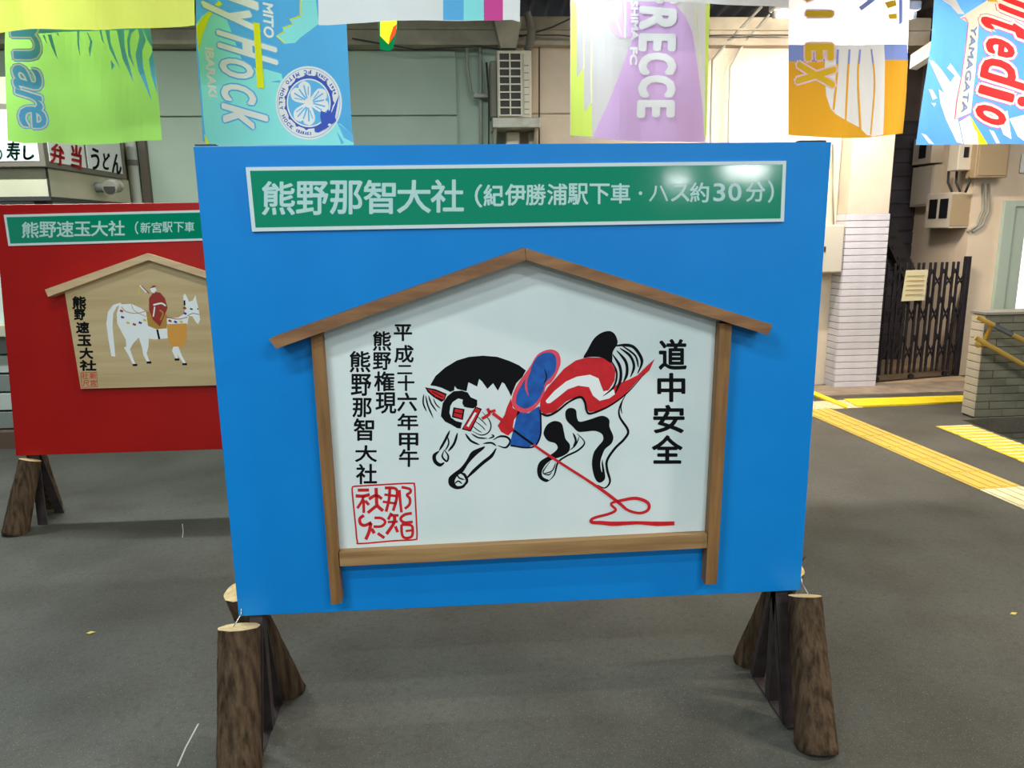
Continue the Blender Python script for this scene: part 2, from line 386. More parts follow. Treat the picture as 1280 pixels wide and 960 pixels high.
bm = bmesh.new(); pts = [at(*p, Z=.0) for p in ((1055, 500.6), (1190, 496.5), (1240, 495), (1240, 503), (1190, 504.5), (1071, 509.4))]
prism(bm, pts, (0, 0, .016)); tag(mk('painted_line', bm, M_line), 'wide bright yellow line painted across the floor before the folding gate', 'floor marking')
bm = bmesh.new(); pts = [at(*p, Z=.0) for p in ((1012, 488.5), (1058, 507.5), (1059, 512), (1012, 493.5))]
prism(bm, pts, (0, 0, .016)); tag(mk('edge_line', bm, M_line), 'narrow bright yellow line beside the blue board, meeting the wide one', 'floor marking')
# small litter
M_leaf = mat('dry_leaf', (206, 184, 84), .7)
for (x, y, lab) in ((113, 792, 'small yellow dry leaf on the asphalt left of the blue board'), (1267, 768, 'tiny yellow leaf on the asphalt at the right, below the tactile path')):
    p = at(x, y, Z=0); s = Sheet(); b = bmesh.new()
    prism(b, [(p.x-.016, p.y, .002), (p.x, p.y+.009, .004), (p.x+.018, p.y+.004, .003), (p.x, p.y-.008, .002)], (0, 0, .002))
    tag(mk('fallen_leaf', b, M_leaf), lab, 'leaf')
M_chalk = mat('chalk', (178, 176, 168), .9)
for pts, lab in (([(222, 958), (232, 935), (248, 905)], 'thin white scratch on the asphalt beside the left front log'), ([(228, 655), (229, 665), (228, 672)], 'short white scuff on the asphalt near the red board shadow')):
    b = bmesh.new(); P = [at(x, y, Z=0) for x, y in pts]
    for u, v in zip(P, P[1:]):
        n = (v-u).normalized().cross(Vector((0, 0, 1)))*.0025
        prism(b, [u-n, u+n, v+n, v-n], (0, 0, .0015))
    tag(mk('floor_scratch', b, M_chalk), lab, 'mark')

# ---------------------------------------------------------------- lamps of the station roof, with added fill lamps
M_body = mat('lamp_body', (225, 225, 220), .5)
lampmats = {}
for i, (x, y, z, ln, wt, c, ts_) in enumerate(LAMPS):
    labs = ['white tube lamp under the roof, left behind the viewer', 'white tube lamp under the roof, right behind the viewer', 'white tube lamp under the roof above the red board',
            'white tube lamp under the roof behind the blue board', 'bright warm tube lamp behind the orange and white flag', 'warm tube lamp above the stairwell at the right', 'far tube lamp a long way behind the viewer', 'warm tube lamp under the roof right of the blue board', 'added fill lamp farther behind the viewer, on the left', 'added fill lamp farther behind the viewer, on the right', 'added fill lamp above and left of the blue board', 'added fill lamp over the gap behind the blue board, before the flags', 'short far tube lamp a long way behind the viewer']
    t = empty('tube_lamp', (x, y, z), labs[i], 'lamp', 'tube lamps under the station roof')
    key = (c, ts_)
    if key not in lampmats:
        m = bpy.data.materials.new('tube_glow'); m.use_nodes = True; b_ = m.node_tree.nodes['Principled BSDF']
        b_.inputs['Emission Color'].default_value = c+(1,); b_.inputs['Emission Strength'].default_value = ts_; lampmats[key] = m
    b = bmesh.new(); bx(b, -ln/2, ln/2, -.06, .06, .03, .1, .01); mk('housing', b, M_body, t)
    tub('tube', [(-ln/2+.03, 0, 0), (ln/2-.03, 0, 0)], .018, lampmats[key], t)
    for s_ in (-1, 1):
        box('socket', s_*(ln/2-.03)-.015, s_*(ln/2-.03)+.015, -.02, .02, -.022, .04, M_body, t)
        zc = 3.68+(6-y)*.07-z if y > 0 else 4.1+(-y)*.065-z
        tub('hanger', [(s_*ln*.35, 0, .1), (s_*ln*.35, 0, max(zc, .15))], .006, M_steel, t, 6)
    ld = bpy.data.lights.new('tube_light', 'AREA'); ld.shape = 'RECTANGLE'; ld.size = ln; ld.size_y = .06; ld.energy = wt; ld.color = c
    lo_ = bpy.data.objects.new('tube_light', ld); COL.objects.link(lo_); lo_.parent = t; lo_.location = (0, 0, -.03)

# ---------------------------------------------------------------- log legs shared by both boards
def log(name, p0, p1, r0, r1, parent, seed, cap_top=True):
    """bark-covered log from p0 (foot) to p1 (sawn top), parent local"""
    rnd = random.Random(seed); p0, p1 = Vector(p0), Vector(p1); ax = (p1-p0); L = ax.length; ax.normalize()
    n = ax.cross(Vector((0, 1, 0))).normalized(); b_ = ax.cross(n); bm = bmesh.new(); seg, rows = 28, 26; rings = []
    ph = [rnd.uniform(0, 6.28) for _ in range(8)]
    for j in range(rows+1):
        t = j/rows; c = p0+ax*L*t; ring = []
        for k in range(seg):
            a = k*2*math.pi/seg; r = r0+(r1-r0)*t
            r *= 1+.03*math.sin(2*a+ph[0]+t)+.022*math.sin(5*a+ph[1]+2*t)+.03*math.sin(9*a+ph[2]+3*math.sin(5*t+ph[3]))*(.5+.5*math.sin(7*t+ph[4]))+rnd.uniform(-.018, .018)
            ring.append(bm.verts.new(c+(n*math.cos(a)+b_*math.sin(a))*r))
        rings.append(ring)
    for u, v in zip(rings, rings[1:]):
        for k in range(seg): bm.faces.new((u[k], u[(k+1) % seg], v[(k+1) % seg], v[k])).smooth = True
    bm.faces.new(rings[0]); 
    bmesh.ops.recalc_face_normals(bm, faces=bm.faces[:])
    top = [v.co.copy() for v in rings[-1]]
    o = mk(name, bm, M_bark, parent)
    b2 = bmesh.new(); vs = [b2.verts.new(c+ax*.0015) for c in top]; vs2 = [b2.verts.new(c+(p1-c)*.06-ax*.004) for c in top]
    b2.faces.new(vs); b2.faces.new(vs2[::-1])
    for k in range(seg): b2.faces.new((vs[k], vs[(k+1) % seg], vs2[(k+1) % seg], vs2[k]))
    bmesh.ops.recalc_face_normals(b2, faces=b2.faces[:])
    mk('sawn_end', b2, M_endgrain, o)
    return o
def steel(name, p0, p1, wx, parent):
    p0, p1 = Vector(p0), Vector(p1); d = (p1-p0).normalized(); s = Vector((1, 0, 0))*wx; t = d.cross(Vector((1, 0, 0))).normalized()*.004
    b = bmesh.new(); prism(b, [p0-s/2-t, p0+s/2-t, p0+s/2+t, p0-s/2+t], p1-p0)
    t2 = d.cross(Vector((1, 0, 0))).normalized()*.03
    prism(b, [p0-s/2, p0-s/2+Vector((.005, 0, 0)), p0-s/2+Vector((.005, 0, 0))+t2, p0-s/2+t2], p1-p0)
    return mk(name, b, M_steel, parent)

# ---------------------------------------------------------------- the blue board
BX0, BX1, BY, BZ0, BZ1 = -.722, 1.078, 2.179, .414, 1.818
B = empty('display_board', (BX0, BY+.02, 0), 'big bright blue notice board with a horse votive plaque, standing on bark logs in front', 'notice board')
def bl(p): return Vector(p)-B.location
def boxB(name, x0, x1, y0, y1, z0, z1, m, par=None, bev=0):
    par = par or B; off = B.location
    return box(name, x0-off.x, x1-off.x, y0-off.y, y1-off.y, z0-off.z, z1-off.z, m, par, bev)
boxB('panel', BX0, BX1, BY, BY+.012, BZ0, BZ1, M_blue, bev=.0015)
M_batten = mat('batten_wood', (120, 92, 66), .8, (96, 72, 52), 8)
for z in (BZ0, 1.08, BZ1-.045): boxB('batten', BX0+.01, BX1-.01, BY+.012, BY+.045, z+.002, z+.042, M_batten)
for x in (BX0+.01, .16, BX1-.05): boxB('batten', x, x+.04, BY+.012, BY+.044, BZ0+.046, BZ1-.046, M_batten)
boxB('cap_block', BX0, BX0+.055, BY+.012, BY+.04, BZ1-.003, BZ1+.006, M_dark); boxB('cap_block', BX1-.09, BX1-.01, BY+.012, BY+.04, BZ1-.003, BZ1+.006, M_dark)
PB = on_y(BY)
def PBl(off=0.0):
    return lambda x, y, l: at(x, y, Y=BY-off)+Vector((0, -.0004*l, 0))-B.location
def px_plate(name, pts, Y, d, m, par, org):
    b = bmesh.new(); prism(b, [at(x, y, Y=Y)-org for x, y in pts], (0, d, 0)); return mk(name, b, m, par)
# sign plate
SP = px_plate('sign_plate', [(307, 209), (983, 201), (980, 277), (315, 289.5)], BY-.008, .008, M_rim, B, B.location)
s = Sheet(); s.poly([(312.5, 213.5), (978.5, 205.5), (975.5, 273), (319.5, 284.5)], 0, 1)
s.build('green_field', [M_green], PBl(.008), SP)
s = Sheet(300, 190, 3.555)
for ch, x, y, wd, ht in (('熊', 171, 205, 142, 145), ('野', 321, 205, 138, 145), ('那', 472, 202, 140, 145), ('智', 621, 200, 138, 146), ('大', 773, 198, 146, 142), ('社', 921, 196, 142, 142)):
    s.box(ch, x, y, wd, ht, 0, 2, bold=3)
s.build('lettering', [M_letter], PBl(.008), SP); s = Sheet(300, 190, 3.555); s.box('（', 1060, 195, 30, 100, 0, 2, bold=2)
s.fr(640, 190, 3.555)
x0 = 1130-1213
for ch, x, y, wd, ht in (('紀', 1127-1209, 193, 86, 92), ('伊', 1224-1209, 190, 88, 92)):
    s.fr(300, 190, 3.555); s.box(ch, x+1209, y, wd, ht, 0, 2, bold=2.4)
s.fr(640, 190, 3.555)
for ch, x, y, wd, ht in (('勝', 106, 190, 86, 92), ('浦', 201, 188, 86, 92), ('駅', 293, 187, 88, 92), ('下', 389, 186, 86, 88), ('車', 482, 184, 84, 86), ('・', 571, 183, 16, 17), ('バ', 0, 0, 0, 0), ('ス', 747, 182, 80, 74), ('約', 833, 180, 82, 86), ('3', 921, 179, 50, 78), ('0', 990, 178, 56, 78), ('分', 1082, 177, 84, 86), ('）', 1150, 176, 24, 96)):
    if ch == 'バ':   # the sign's letter, its two marks worn to a plain stroke pair
        s.stroke([(640, 150), (634, 185), (612, 218)], 9, 0, 2); s.stroke([(660, 150), (676, 185), (690, 218)], 9, 0, 2); continue
    s.box(ch, x, y, wd, ht, 0, 2, bold=1.8 if ch != '・' else 0)
s.build('lettering', [M_letter], PBl(.008), SP)
# plaque: white sheet, two posts, rail, roof
px_plate('plaque_sheet', [(404, 410), (658, 322), (900, 399), (886, 672), (424, 694)], BY-.010, .010, M_white, B, B.location)
PYF = BY-.012
def bar(name, pts, dep, m): return px_plate(name, pts, BY-dep, dep-.0005, m, B, B.location)
bar('roof_bar', [(336, 424), (656, 310), (657.5, 325), (345, 436)], .075, M_wood)
bar('roof_bar', [(656.5, 310), (966, 406), (960, 419), (658, 325)], .075, M_wood)
bar('post', [(388, 416), (402, 413), (427, 754), (414, 756)], .045, M_woodz)
bar('post', [(900, 404), (915, 405), (896, 730), (882, 731)], .045, M_woodz)
bar('rail', [(424, 691), (884, 668), (884, 685), (425, 708)], .04, M_woodx)
# calligraphy
C = [('平', 321, 80, 68, 62), ('成', 325, 162, 72, 66), ('二', 328, 223, 56, 32), ('十', 333, 275, 62, 58), ('六', 337, 348, 74, 70), ('年', 340, 425, 78, 62), ('甲', 343, 502, 72, 66), ('午', 344, 565, 74, 66),
     ('熊', 240, 112, 68, 74), ('野', 240, 190, 68, 66), ('権', 249, 268, 76, 74), ('現', 255, 352, 78, 80),
     ('熊', 155, 192, 78, 80), ('野', 159, 282, 76, 82), ('那', 163, 370, 72, 72), ('智', 170, 455, 76, 84), ('大', 178, 548, 82, 62), ('社', 180, 627, 78, 76)]
s = Sheet(400, 390, 3.096)
for ch, x, y, wd, ht in C: s.box(ch, x, y, wd, ht, 0, 1, bold=1.7)
s.build('calligraphy', [M_black], PBl(.010), B)
s = Sheet(500, 400, 3.368)
for ch, x, y, wd, ht in (('道', 1148, 145, 112, 124), ('中', 1142, 284, 112, 116), ('安', 1132, 417, 126, 114), ('全', 1125, 545, 124, 114)): s.box(ch, x, y, wd, ht, 0, 1, bold=3.4)
s.build('calligraphy', [M_black], PBl(.010), B)
# seal
s = Sheet(430, 590, 9.6)
s.stroke([(120, 172), (400, 155), (800, 135), (845, 160), (855, 300), (870, 600), (875, 780), (840, 812), (600, 825), (200, 858), (160, 830), (140, 650), (110, 350), (98, 200), (120, 172)], 19, 0, 1, n=6)
for pts, wd in (([(165, 218), (300, 215)], 28), ([(140, 285), (230, 290), (310, 270)], 30), ([(235, 285), (215, 350), (160, 435)], 24), ([(235, 330), (238, 490)], 24), ([(255, 345), (300, 395)], 26),
                ([(385, 190), (390, 300), (400, 400), (470, 465)], 30), ([(395, 400), (285, 490)], 28), ([(300, 325), (385, 280), (455, 322)], 28),
                ([(490, 190), (620, 200), (635, 300), (590, 465)], 26), ([(550, 195), (540, 330), (505, 475)], 26), ([(485, 270), (640, 290)], 22), ([(465, 355), (635, 380)], 22),
                ([(665, 215), (675, 350), (690, 485)], 24), ([(690, 180), (790, 205), (795, 245), (755, 275), (790, 320), (785, 390), (730, 440)], 24),
                ([(240, 520), (190, 560), (200, 620), (250, 640), (330, 605)], 28), ([(325, 610), (300, 720), (260, 810)], 30), ([(330, 680), (365, 735)], 30), ([(365, 550), (450, 555), (495, 600), (450, 650), (355, 655)], 24), ([(405, 735), (485, 790)], 26),
                ([(570, 490), (530, 570)], 26), ([(560, 520), (655, 520)], 24), ([(525, 600), (645, 595)], 22), ([(605, 530), (600, 610), (510, 745)], 30), ([(615, 650), (645, 722)], 26),
                ([(815, 495), (730, 510), (680, 560), (720, 605), (825, 598)], 26), ([(690, 630), (695, 740), (730, 790), (810, 775), (825, 700), (805, 640), (690, 632)], 24), ([(740, 708), (815, 700)], 20)):
    s.stroke(pts, wd*1.35, 0, 1)
s.build('seal', [M_inkred], PBl(.010), B)
# painted horse; 0 black 1 red 2 blue 3 pink 4 white
s = Sheet(500, 400, 3.368)
s.poly([(127,275),(150,235),(190,200),(240,170),(290,155),(350,150),(410,155),(460,172),(500,190),(530,212),(515,240),(490,265),(475,300),(468,322),(458,300),(440,268),(430,262),(412,298),(392,266),(368,290),(345,258),(333,248),(325,280),(288,262),(280,300),(240,290),(230,278),(228,296),(212,303),(175,285),(150,278)], 0)
s.poly([(105,283),(150,291),(197,311),(188,337),(175,345),(140,324),(116,303)], 0); s.poly([(115,289),(150,299),(190,316),(183,336),(150,322),(128,304)], 1, 2)
s.stroke([(135,300),(180,325)], 4, 0, 3)
s.poly([(200,320),(225,300),(260,297),(285,305),(298,325),(325,337),(325,360),(310,372),(290,370),(270,365),(262,350),(265,335),(245,330),(222,345),(212,362),(208,390),(215,410),(235,425),(262,432),(255,457),(240,455),(215,440),(190,428),(172,405),(175,380),(180,350)], 0)
s.poly([(225,367),(272,375),(265,421),(218,409)], 0); s.poly([(232,373),(265,380),(259,414),(225,404)], 1, 2); s.stroke([(229,388),(262,396)], 4, 0, 3)
s.poly([(318,364),(345,374),(298,470),(260,460)], 0); s.poly([(320,369),(338,378),(295,463),(266,456)], 1, 2); s.poly([(314,388),(323,391),(289,450),(280,446)], 4, 3)
for pts, wd in (([(345,385),(375,420),(383,450),(370,475),(340,484),(302,466)],4),([(325,405),(350,428),(365,445)],3),([(315,425),(345,448),(360,465)],3),([(305,445),(325,462),(345,474)],3),
    ([(100,312),(98,350),(112,385)],5),([(108,318),(118,362),(140,412)],5),([(120,318),(132,352),(155,385)],5),([(140,330),(152,355),(170,372)],4),
    ([(210,465),(188,510),(165,550)],8),([(242,475),(228,520),(203,553)],8),([(200,490),(205,520),(190,550)],5),([(165,552),(145,570),(148,595),(168,610),(187,600)],12),([(185,546),(203,572),(197,595),(178,575),(185,550)],6),
    ([(405,540),(385,572),(350,600),(310,636),(275,672)],11),([(255,645),(272,652),(282,680),(262,700)],9),([(240,650),(250,665),(272,672)],5),([(230,690),(245,678),(262,690)],5),
    ([(275,478),(298,508),(335,525)],7),([(300,478),(330,495),(368,498)],5),([(372,500),(395,490),(385,482)],5),([(350,520),(385,517),(405,530)],6),([(392,505),(420,490),(450,493),(464,512),(445,537),(412,528)],7)):
    s.stroke(pts, wd*1.3, 0, 1, taper=True)
s.poly([(357,532),(330,540),(300,556),(280,590),(255,622),(225,645),(205,665),(207,695),(235,712),(268,706),(283,682),(262,696),(240,698),(230,680),(242,655),(265,640),(290,602),(322,568),(350,545)], 0, 1, True)
s.poly([(467,330),(475,370),(505,388),(480,420),(472,470),(455,487),(425,470),(411,445),(440,400),(450,368)], 1, 1)
s.poly([(495,383),(540,392),(585,362),(592,400),(591,480),(575,520),(540,535),(490,531),(461,525),(470,490),(485,430)], 2, 1)
s.stroke([(590,365),(593,430),(591,485),(570,528),(530,537),(465,528)], 7, 0, 1.8)
s.poly([(470,340),(480,300),(505,255),(545,200),(575,150),(605,130),(640,124),(668,140),(676,180),(660,225),(637,262),(615,278),(602,320),(570,370),(530,391),(495,382),(475,362)], 3, 2.5, True)
s.poly([(488,345),(495,305),(520,260),(545,215),(570,165),(600,140),(635,137),(655,155),(658,195),(645,230),(612,265),(602,300),(570,350),(530,372),(500,362)], 2, 3, True)
s.stroke([(552,205),(535,240),(530,280),(540,318)], 9, 3, 3.5, True); s.stroke([(608,205),(617,240),(605,268)], 5, 0, 3.5, True)
s.poly([(590,345),(600,318),(620,285),(660,240),(690,205),(740,170),(790,157),(850,158),(890,178),(907,215),(903,255),(875,300),(920,267),(960,252),(1000,232),(1040,192),(1072,164),(1050,212),(1000,256),(940,320),(890,355),(830,383),(797,388),(777,360),(768,322),(745,322),(700,342),(650,388),(605,398),(588,375)], 1, 2)
s.poly([(613,340),(650,298),(700,258),(745,238),(800,230),(835,245),(848,280),(856,300),(900,292),(905,312),(880,330),(840,340),(812,318),(795,282),(750,276),(705,292),(665,325),(632,350),(618,350)], 4, 2.5)
s.stroke([(588,390,6),(620,402,10),(660,385,9),(710,345,8),(758,324,10),(778,345,10),(785,380,9),(800,394,9),(850,377,8),(900,350,7),(960,303,5),(1030,225,2)], 8, 0, 3)
s.poly([(772,158),(790,125),(815,80),(845,55),(880,46),(903,58),(915,85),(913,105),(895,135),(890,180),(850,158),(800,155)], 0, 2.2, True)
for pts, wd in (([(900,110),(940,105),(980,112),(1008,145),(1018,180),(1000,225)],13),([(895,145),(925,195),(928,250),(905,310)],12),([(912,128),(950,175),(955,225),(940,262)],12),([(925,118),(968,150),(985,195),(970,240)],11),([(885,165),(912,220),(900,280),(855,320)],8),([(935,108),(990,150),(1003,200)],8)):
    s.stroke(pts, wd, 0, 2.7, taper=True)
s.poly([(605,470),(620,440),(650,425),(680,435),(690,470),(697,500),(715,525),(710,555),(680,575),(640,588),(612,610),(597,640),(603,662),(628,674),(612,682),(585,665),(577,630),(590,595),(630,570),(662,543),(655,520),(625,510),(608,490)], 0, 1, True)
s.poly([(697,385),(715,370),(740,378),(745,410),(757,428),(800,418),(850,403),(880,418),(882,450),(898,490),(890,520),(862,545),(852,580),(862,640),(862,670),(840,685),(820,665),(808,610),(815,560),(835,530),(855,505),(850,480),(820,467),(780,470),(750,470),(725,447),(700,420)], 0, 1, True)
for pts, wd in (([(745,478),(777,515),(750,548),(700,573),(665,600),(650,650),(628,676)],6),([(728,475),(740,508),(728,538)],7),([(755,490),(740,525),(715,548)],4),([(632,595),(602,640),(625,652),(640,640)],4),([(655,600),(640,635),(600,648)],4),
    ([(950,315),(925,365),(925,408),(960,465),(945,500),(905,540),(872,590),(872,630),(884,680),(862,707),(832,694)],8),([(940,330),(930,365),(935,395)],4)):
    s.stroke(pts, wd*1.3, 0, 1, taper=True)
s.stroke([(858,555),(846,600),(850,640)], 5, 4, 2, True)
s.stroke([(368,372),(375,395),(345,415)], 13, 1, 4); s.stroke([(372,388),(402,380)], 12, 1, 4); s.stroke([(390,392),(430,422),(480,466)], 14, 1, 4)
s.stroke([(478,463),(520,495),(562,524)], 9, 0, 4)
s.stroke([(560,523,8),(620,565,9),(700,617,9),(780,668,9),(860,722,11),(925,772,11),(960,800,9),(1010,812,9),(1045,797,10),(1042,768,11),(995,750,11),(940,757,10),(888,772,8),(908,798,9),(880,815,9),(815,833,9),(806,850,11),(850,853,13),(900,857,15),(1000,853,11),(1080,857,15),(1155,855,13)], 9, 1, 4, w=1.25)
s.build('painted_horse', [M_black, M_inkred, M_inkblue, M_inkpink, M_inkwhite], PBl(.010), B)
# legs
def legs(T, L):
    for i, (f, t, r0, r1) in enumerate(L):
        log('log_leg', Vector(f)-T.location, Vector(t)-T.location, r0, r1, T, i+11)
legs(B, [((1.055, 1.955, -.004), tuple(at(1006, 745, Y=2.125)), .062, .05), ((1.02, 2.435, -.004), (1.078, 2.262, .455), .05, .047),
         ((-.705, 2.0, -.004), tuple(at(299, 784, Y=2.13)), .062, .061), ((-.645, 2.40, -.004), (-.742, 2.275, .452), .055, .05)])
for x in (1.02, -.672):
    steel('steel_strut', bl((x, 2.07, 0)), bl((x, 2.195, .405)), .04, B); steel('steel_strut', bl((x, 2.33, 0)), bl((x, 2.215, .405)), .04, B)
    boxB('steel_foot', x-.018, x+.018, 2.05, 2.35, 0, .006, M_steel); boxB('steel_post', x-.02, x+.02, 2.19, 2.225, .0, .413, M_steel)
for q0, q1, q2 in (((302, 752), (301, 768), (291, 785)), ((1001, 722), (1003, 731), (1012, 745))):
    tub('wire', [bl(at(*q0, Y=2.2)), bl(at(*q1, Y=2.165)), bl(at(*q2, Y=2.13))], .0022, M_wire, B, 6)
tub('twig', [bl((1.085, 2.3, .42)), bl((1.115, 2.29, .45)), bl((1.14, 2.28, .485))], [.008, .005, .003], M_bark, B, 6)

# ---------------------------------------------------------------- the red board behind
RB = empty('display_board', (-2.48, 4.12, .40), 'red notice board with a white horse plaque, behind the blue board at the left', 'notice board')
LEAN = R(6)
lean = lambda o: setattr(o, 'rotation_euler', (-LEAN, 0, 0)) or o
RM = Matrix.Translation(RB.location) @ Matrix.Rotation(-LEAN, 4, 'X'); RI = RM.inverted()
rn = RM.to_3x3() @ Vector((0, 1, 0))
def atR(px, py, off=0):
    """point of the leaning board's front face (pushed out by off), in the board's own frame"""
    d = CAM @ Vector((px-640, 480-py, -FPX)); o = Vector((0, 0, EYE)); c = RM.translation-rn*off
    k = (c-o).dot(rn)/d.dot(rn); return RI @ (o+d*k)
lean(box('panel', 0, 1.8, 0, .014, 0, 1.36, M_red, RB, .0015))
for z in (0.002, 1.315): lean(box('batten', .01, 1.79, .014, .045, z, z+.04, M_batten, RB))
def plateR(name, pts, off, d, m, par=None):
    b = bmesh.new(); prism(b, [atR(x, y, off) for x, y in pts], (0, d, 0)); return lean(mk(name, b, m, RB))
SR = plateR('sign_plate', [(4.5, 268.5), (400, 259), (399, 296.5), (10.5, 307.5)], .008, .008, M_rim)
s = Sheet(); s.poly([(8, 271.5), (397, 262), (396, 294), (13, 304.5)], 0, 1); s.build('green_field', [M_green], lambda x, y, l: atR(x, y, .008+.0004*l), SR)
s = Sheet(0, 0, 2.909)
for ch, x, y, wd, ht in (('熊', 110, 836, 60, 56), ('野', 174, 835, 60, 56), ('速', 237, 833, 60, 56), ('玉', 300, 832, 58, 50), ('大', 362, 831, 60, 54), ('社', 424, 830, 58, 54)): s.box(ch, x, y, wd, ht, 0, 2, bold=1.2)
for ch, x, y, wd, ht in (('（', 497, 828, 12, 46), ('新', 529, 828, 36, 38), ('宮', 570, 827, 36, 38), ('駅', 609, 826, 36, 38), ('下', 650, 826, 36, 36), ('車', 689, 825, 34, 36)): s.box(ch, x, y, wd, ht, 0, 2, bold=.6)
s.build('lettering', [M_letter], lambda x, y, l: atR(x, y, .008+.0004*l), SR)
plateR('plaque_sheet', [(80, 360), (186, 322), (300, 356), (294, 481), (101, 486)], .03, .03, M_pale)
plateR('roof_bar', [(56, 362), (184, 316.5), (185, 325), (60, 371)], .07, .0695, M_pale2)
plateR('roof_bar', [(184, 316.5), (318, 358), (315, 366), (185, 325)], .07, .0695, M_pale2)
s = Sheet(60, 300, 4.8)   # 0 ink 1 white 2 red 3 orange 4 ochre 5 blue 6 yellow 7 seal red
for ch, x, y, wd, ht in (('熊', 187, 376, 78, 72), ('野', 190, 448, 62, 62), ('速', 208, 525, 74, 64), ('玉', 218, 602, 80, 62), ('大', 230, 680, 78, 64), ('社', 240, 753, 96, 60)): s.box(ch, x, y, wd, ht, 0, 1, bold=3.4)
s.poly([(430,385),(500,383),(560,410),(600,440),(610,520),(715,520),(718,590),(640,597),(605,592),(603,640),(592,680),(612,735),(597,738),(572,690),(565,650),(545,585),(512,620),(492,655),(507,700),(527,750),(512,752),(482,690),(464,660),(455,645),(470,640),(467,600),(440,550),(415,500),(412,440)], 1)
s.poly([(436,376),(442,388),(412,400),(392,440),(387,520),(397,620),(404,700),(380,697),(360,580),(350,500),(360,430),(392,388)], 1)
s.poly([(712,470),(780,466),(818,442),(824,400),(812,370),(812,332),(822,322),(836,345),(845,370),(868,364),(885,330),(890,358),(896,380),(905,420),(913,480),(900,505),(885,490),(868,460),(846,455),(836,505),(715,508)], 1)
s.poly([(752,640),(782,640),(802,690),(828,740),(815,745),(785,700),(778,690),(780,715),(765,712),(744,665)], 1)
s.poly([(715,505),(832,500),(833,600),(812,638),(750,640),(722,605)], 3, 2); s.poly([(588,425),(600,515),(650,535),(713,530),(713,445),(640,440)], 4, 2)
s.poly([(633,312),(672,315),(702,350),(717,408),(700,450),(672,520),(630,480),(606,420),(606,350)], 2, 3); s.poly([(612,292),(640,280),(652,300),(636,320),(620,312)], 1, 4); s.poly([(610,290),(632,272),(652,276),(640,284)], 2, 4.5)
s.stroke([(632,390),(680,380),(706,395)], 10, 1, 4); s.stroke([(640,400),(632,460)], 8, 1, 4); s.stroke([(670,420),(690,440),(675,480)], 9, 4, 4)
s.stroke([(608,320),(560,275)], 5, 2, 3); s.stroke([(590,315),(550,272)], 8, 1, 3); s.stroke([(545,290),(545,330)], 8, 6, 1)
s.stroke([(440,400),(470,430),(530,440),(590,425)], 4, 4, 2); s.stroke([(500,385),(520,425),(590,460)], 3, 4, 2)
for i, (x, y) in enumerate(((441,425),(447,463),(480,497),(518,506),(553,496),(580,480),(732,485),(765,491),(800,490),(820,408),(822,440))): s.stroke([(x-9, y-3), (x+9, y+4)], 12, (2, 5, 6)[i % 3], 3)
s.stroke([(655,537),(668,595)], 12, 0, 2); s.stroke([(712,462),(780,475),(836,462)], 4, 2, 3); s.stroke([(836,455),(870,440),(908,448)], 3, 0, 3); s.stroke([(818,362),(820,392)], 10, 0, 3); s.stroke([(852,412),(868,416)], 8, 0, 3); s.stroke([(896,412),(902,416)], 8, 0, 3)
for x, y in ((522,750),(606,735),(774,717),(820,745)): s.stroke([(x-14,y),(x+14,y)], 13, 0, 2)
s.stroke([(197,797),(292,793),(297,880),(203,886),(197,797)], 5, 7, 2, n=1); 
for ch, x, y in (('社', 222, 816), ('新', 270, 814), ('尺', 228, 860), ('宮', 272, 858)): s.box(ch, x, y, 38, 36, 7, 2, bold=1)
s.build('painted_horse', [M_black, M_inkwhite, mat('robe_red', (150, 36, 26), .6), mat('orange_cloth', (214, 150, 60), .6), mat('ochre', (176, 132, 48), .6), mat('indigo', (60, 50, 140), .6), mat('yellow_paint', (206, 196, 40), .6), mat('seal_red', (196, 80, 50), .6)], lambda x, y, l: atR(x, y, .03+.0004*l), RB).rotation_euler = (-LEAN, 0, 0)
legs(RB, [((-2.47, 3.99, -.004), tuple(at(38, 575, Y=4.09)), .066, .055), ((-2.49, 4.41, -.004), (-2.43, 4.215, .41), .055, .05)])
for a, b_ in (((-2.38, 4.1, 0), (-2.4, 4.15, .4)), ((-2.38, 4.28, 0), (-2.4, 4.17, .4))): steel('steel_strut', Vector(a)-RB.location, Vector(b_)-RB.location, .05, RB)
legs(RB, [((-.75, 3.99, -.004), (-.75, 4.09, .41), .06, .055), ((-.75, 4.41, -.004), (-.75, 4.215, .41), .055, .05)])

# ---------------------------------------------------------------- food kiosk at the left
M_kiosk = mat('kiosk_cream', (186, 180, 154), .6, (176, 170, 144), 3); M_signf = mat('sign_frame', (104, 96, 84), .5); M_signw = mat('sign_white', (222, 224, 218), .4)
M_kgreen = mat('brush_green', (26, 92, 80), .6); M_kred = mat('brush_red', (196, 36, 34), .6)
K = empty('food_kiosk', (-3, 5.6, 0), 'cream food stall with white lettered sign boxes at the far left behind the red board', 'kiosk')
def kb(name, x0, x1, y0, y1, z0, z1, m, par=None, bev=0): return box(name, x0+3, x1+3, y0-5.6, y1-5.6, z0, z1, m, par or K, bev)
KX = -2.873
kb('body', -8.5, KX-.12, 5.85, 7.24, 1.86, 2.7, M_kiosk); kb('fascia', -8.5, KX-.03, 5.66, 7.0, 1.86, 2.06, M_kiosk, bev=.004)
kb('fascia_joint', KX-.034, KX-.024, 5.655, 5.67, 1.86, 2.06, M_dark)
kb('edge_trim', -8.5, KX-.02, 5.65, 7.02, 1.835, 1.86, M_dark)
for y0, y1 in ((5.78, 5.86), (6.9, 6.98)): kb('corner_post', KX-.2, KX-.12, y0, y1, 0, 1.84, mat('brown_post', (84, 58, 48), .6))
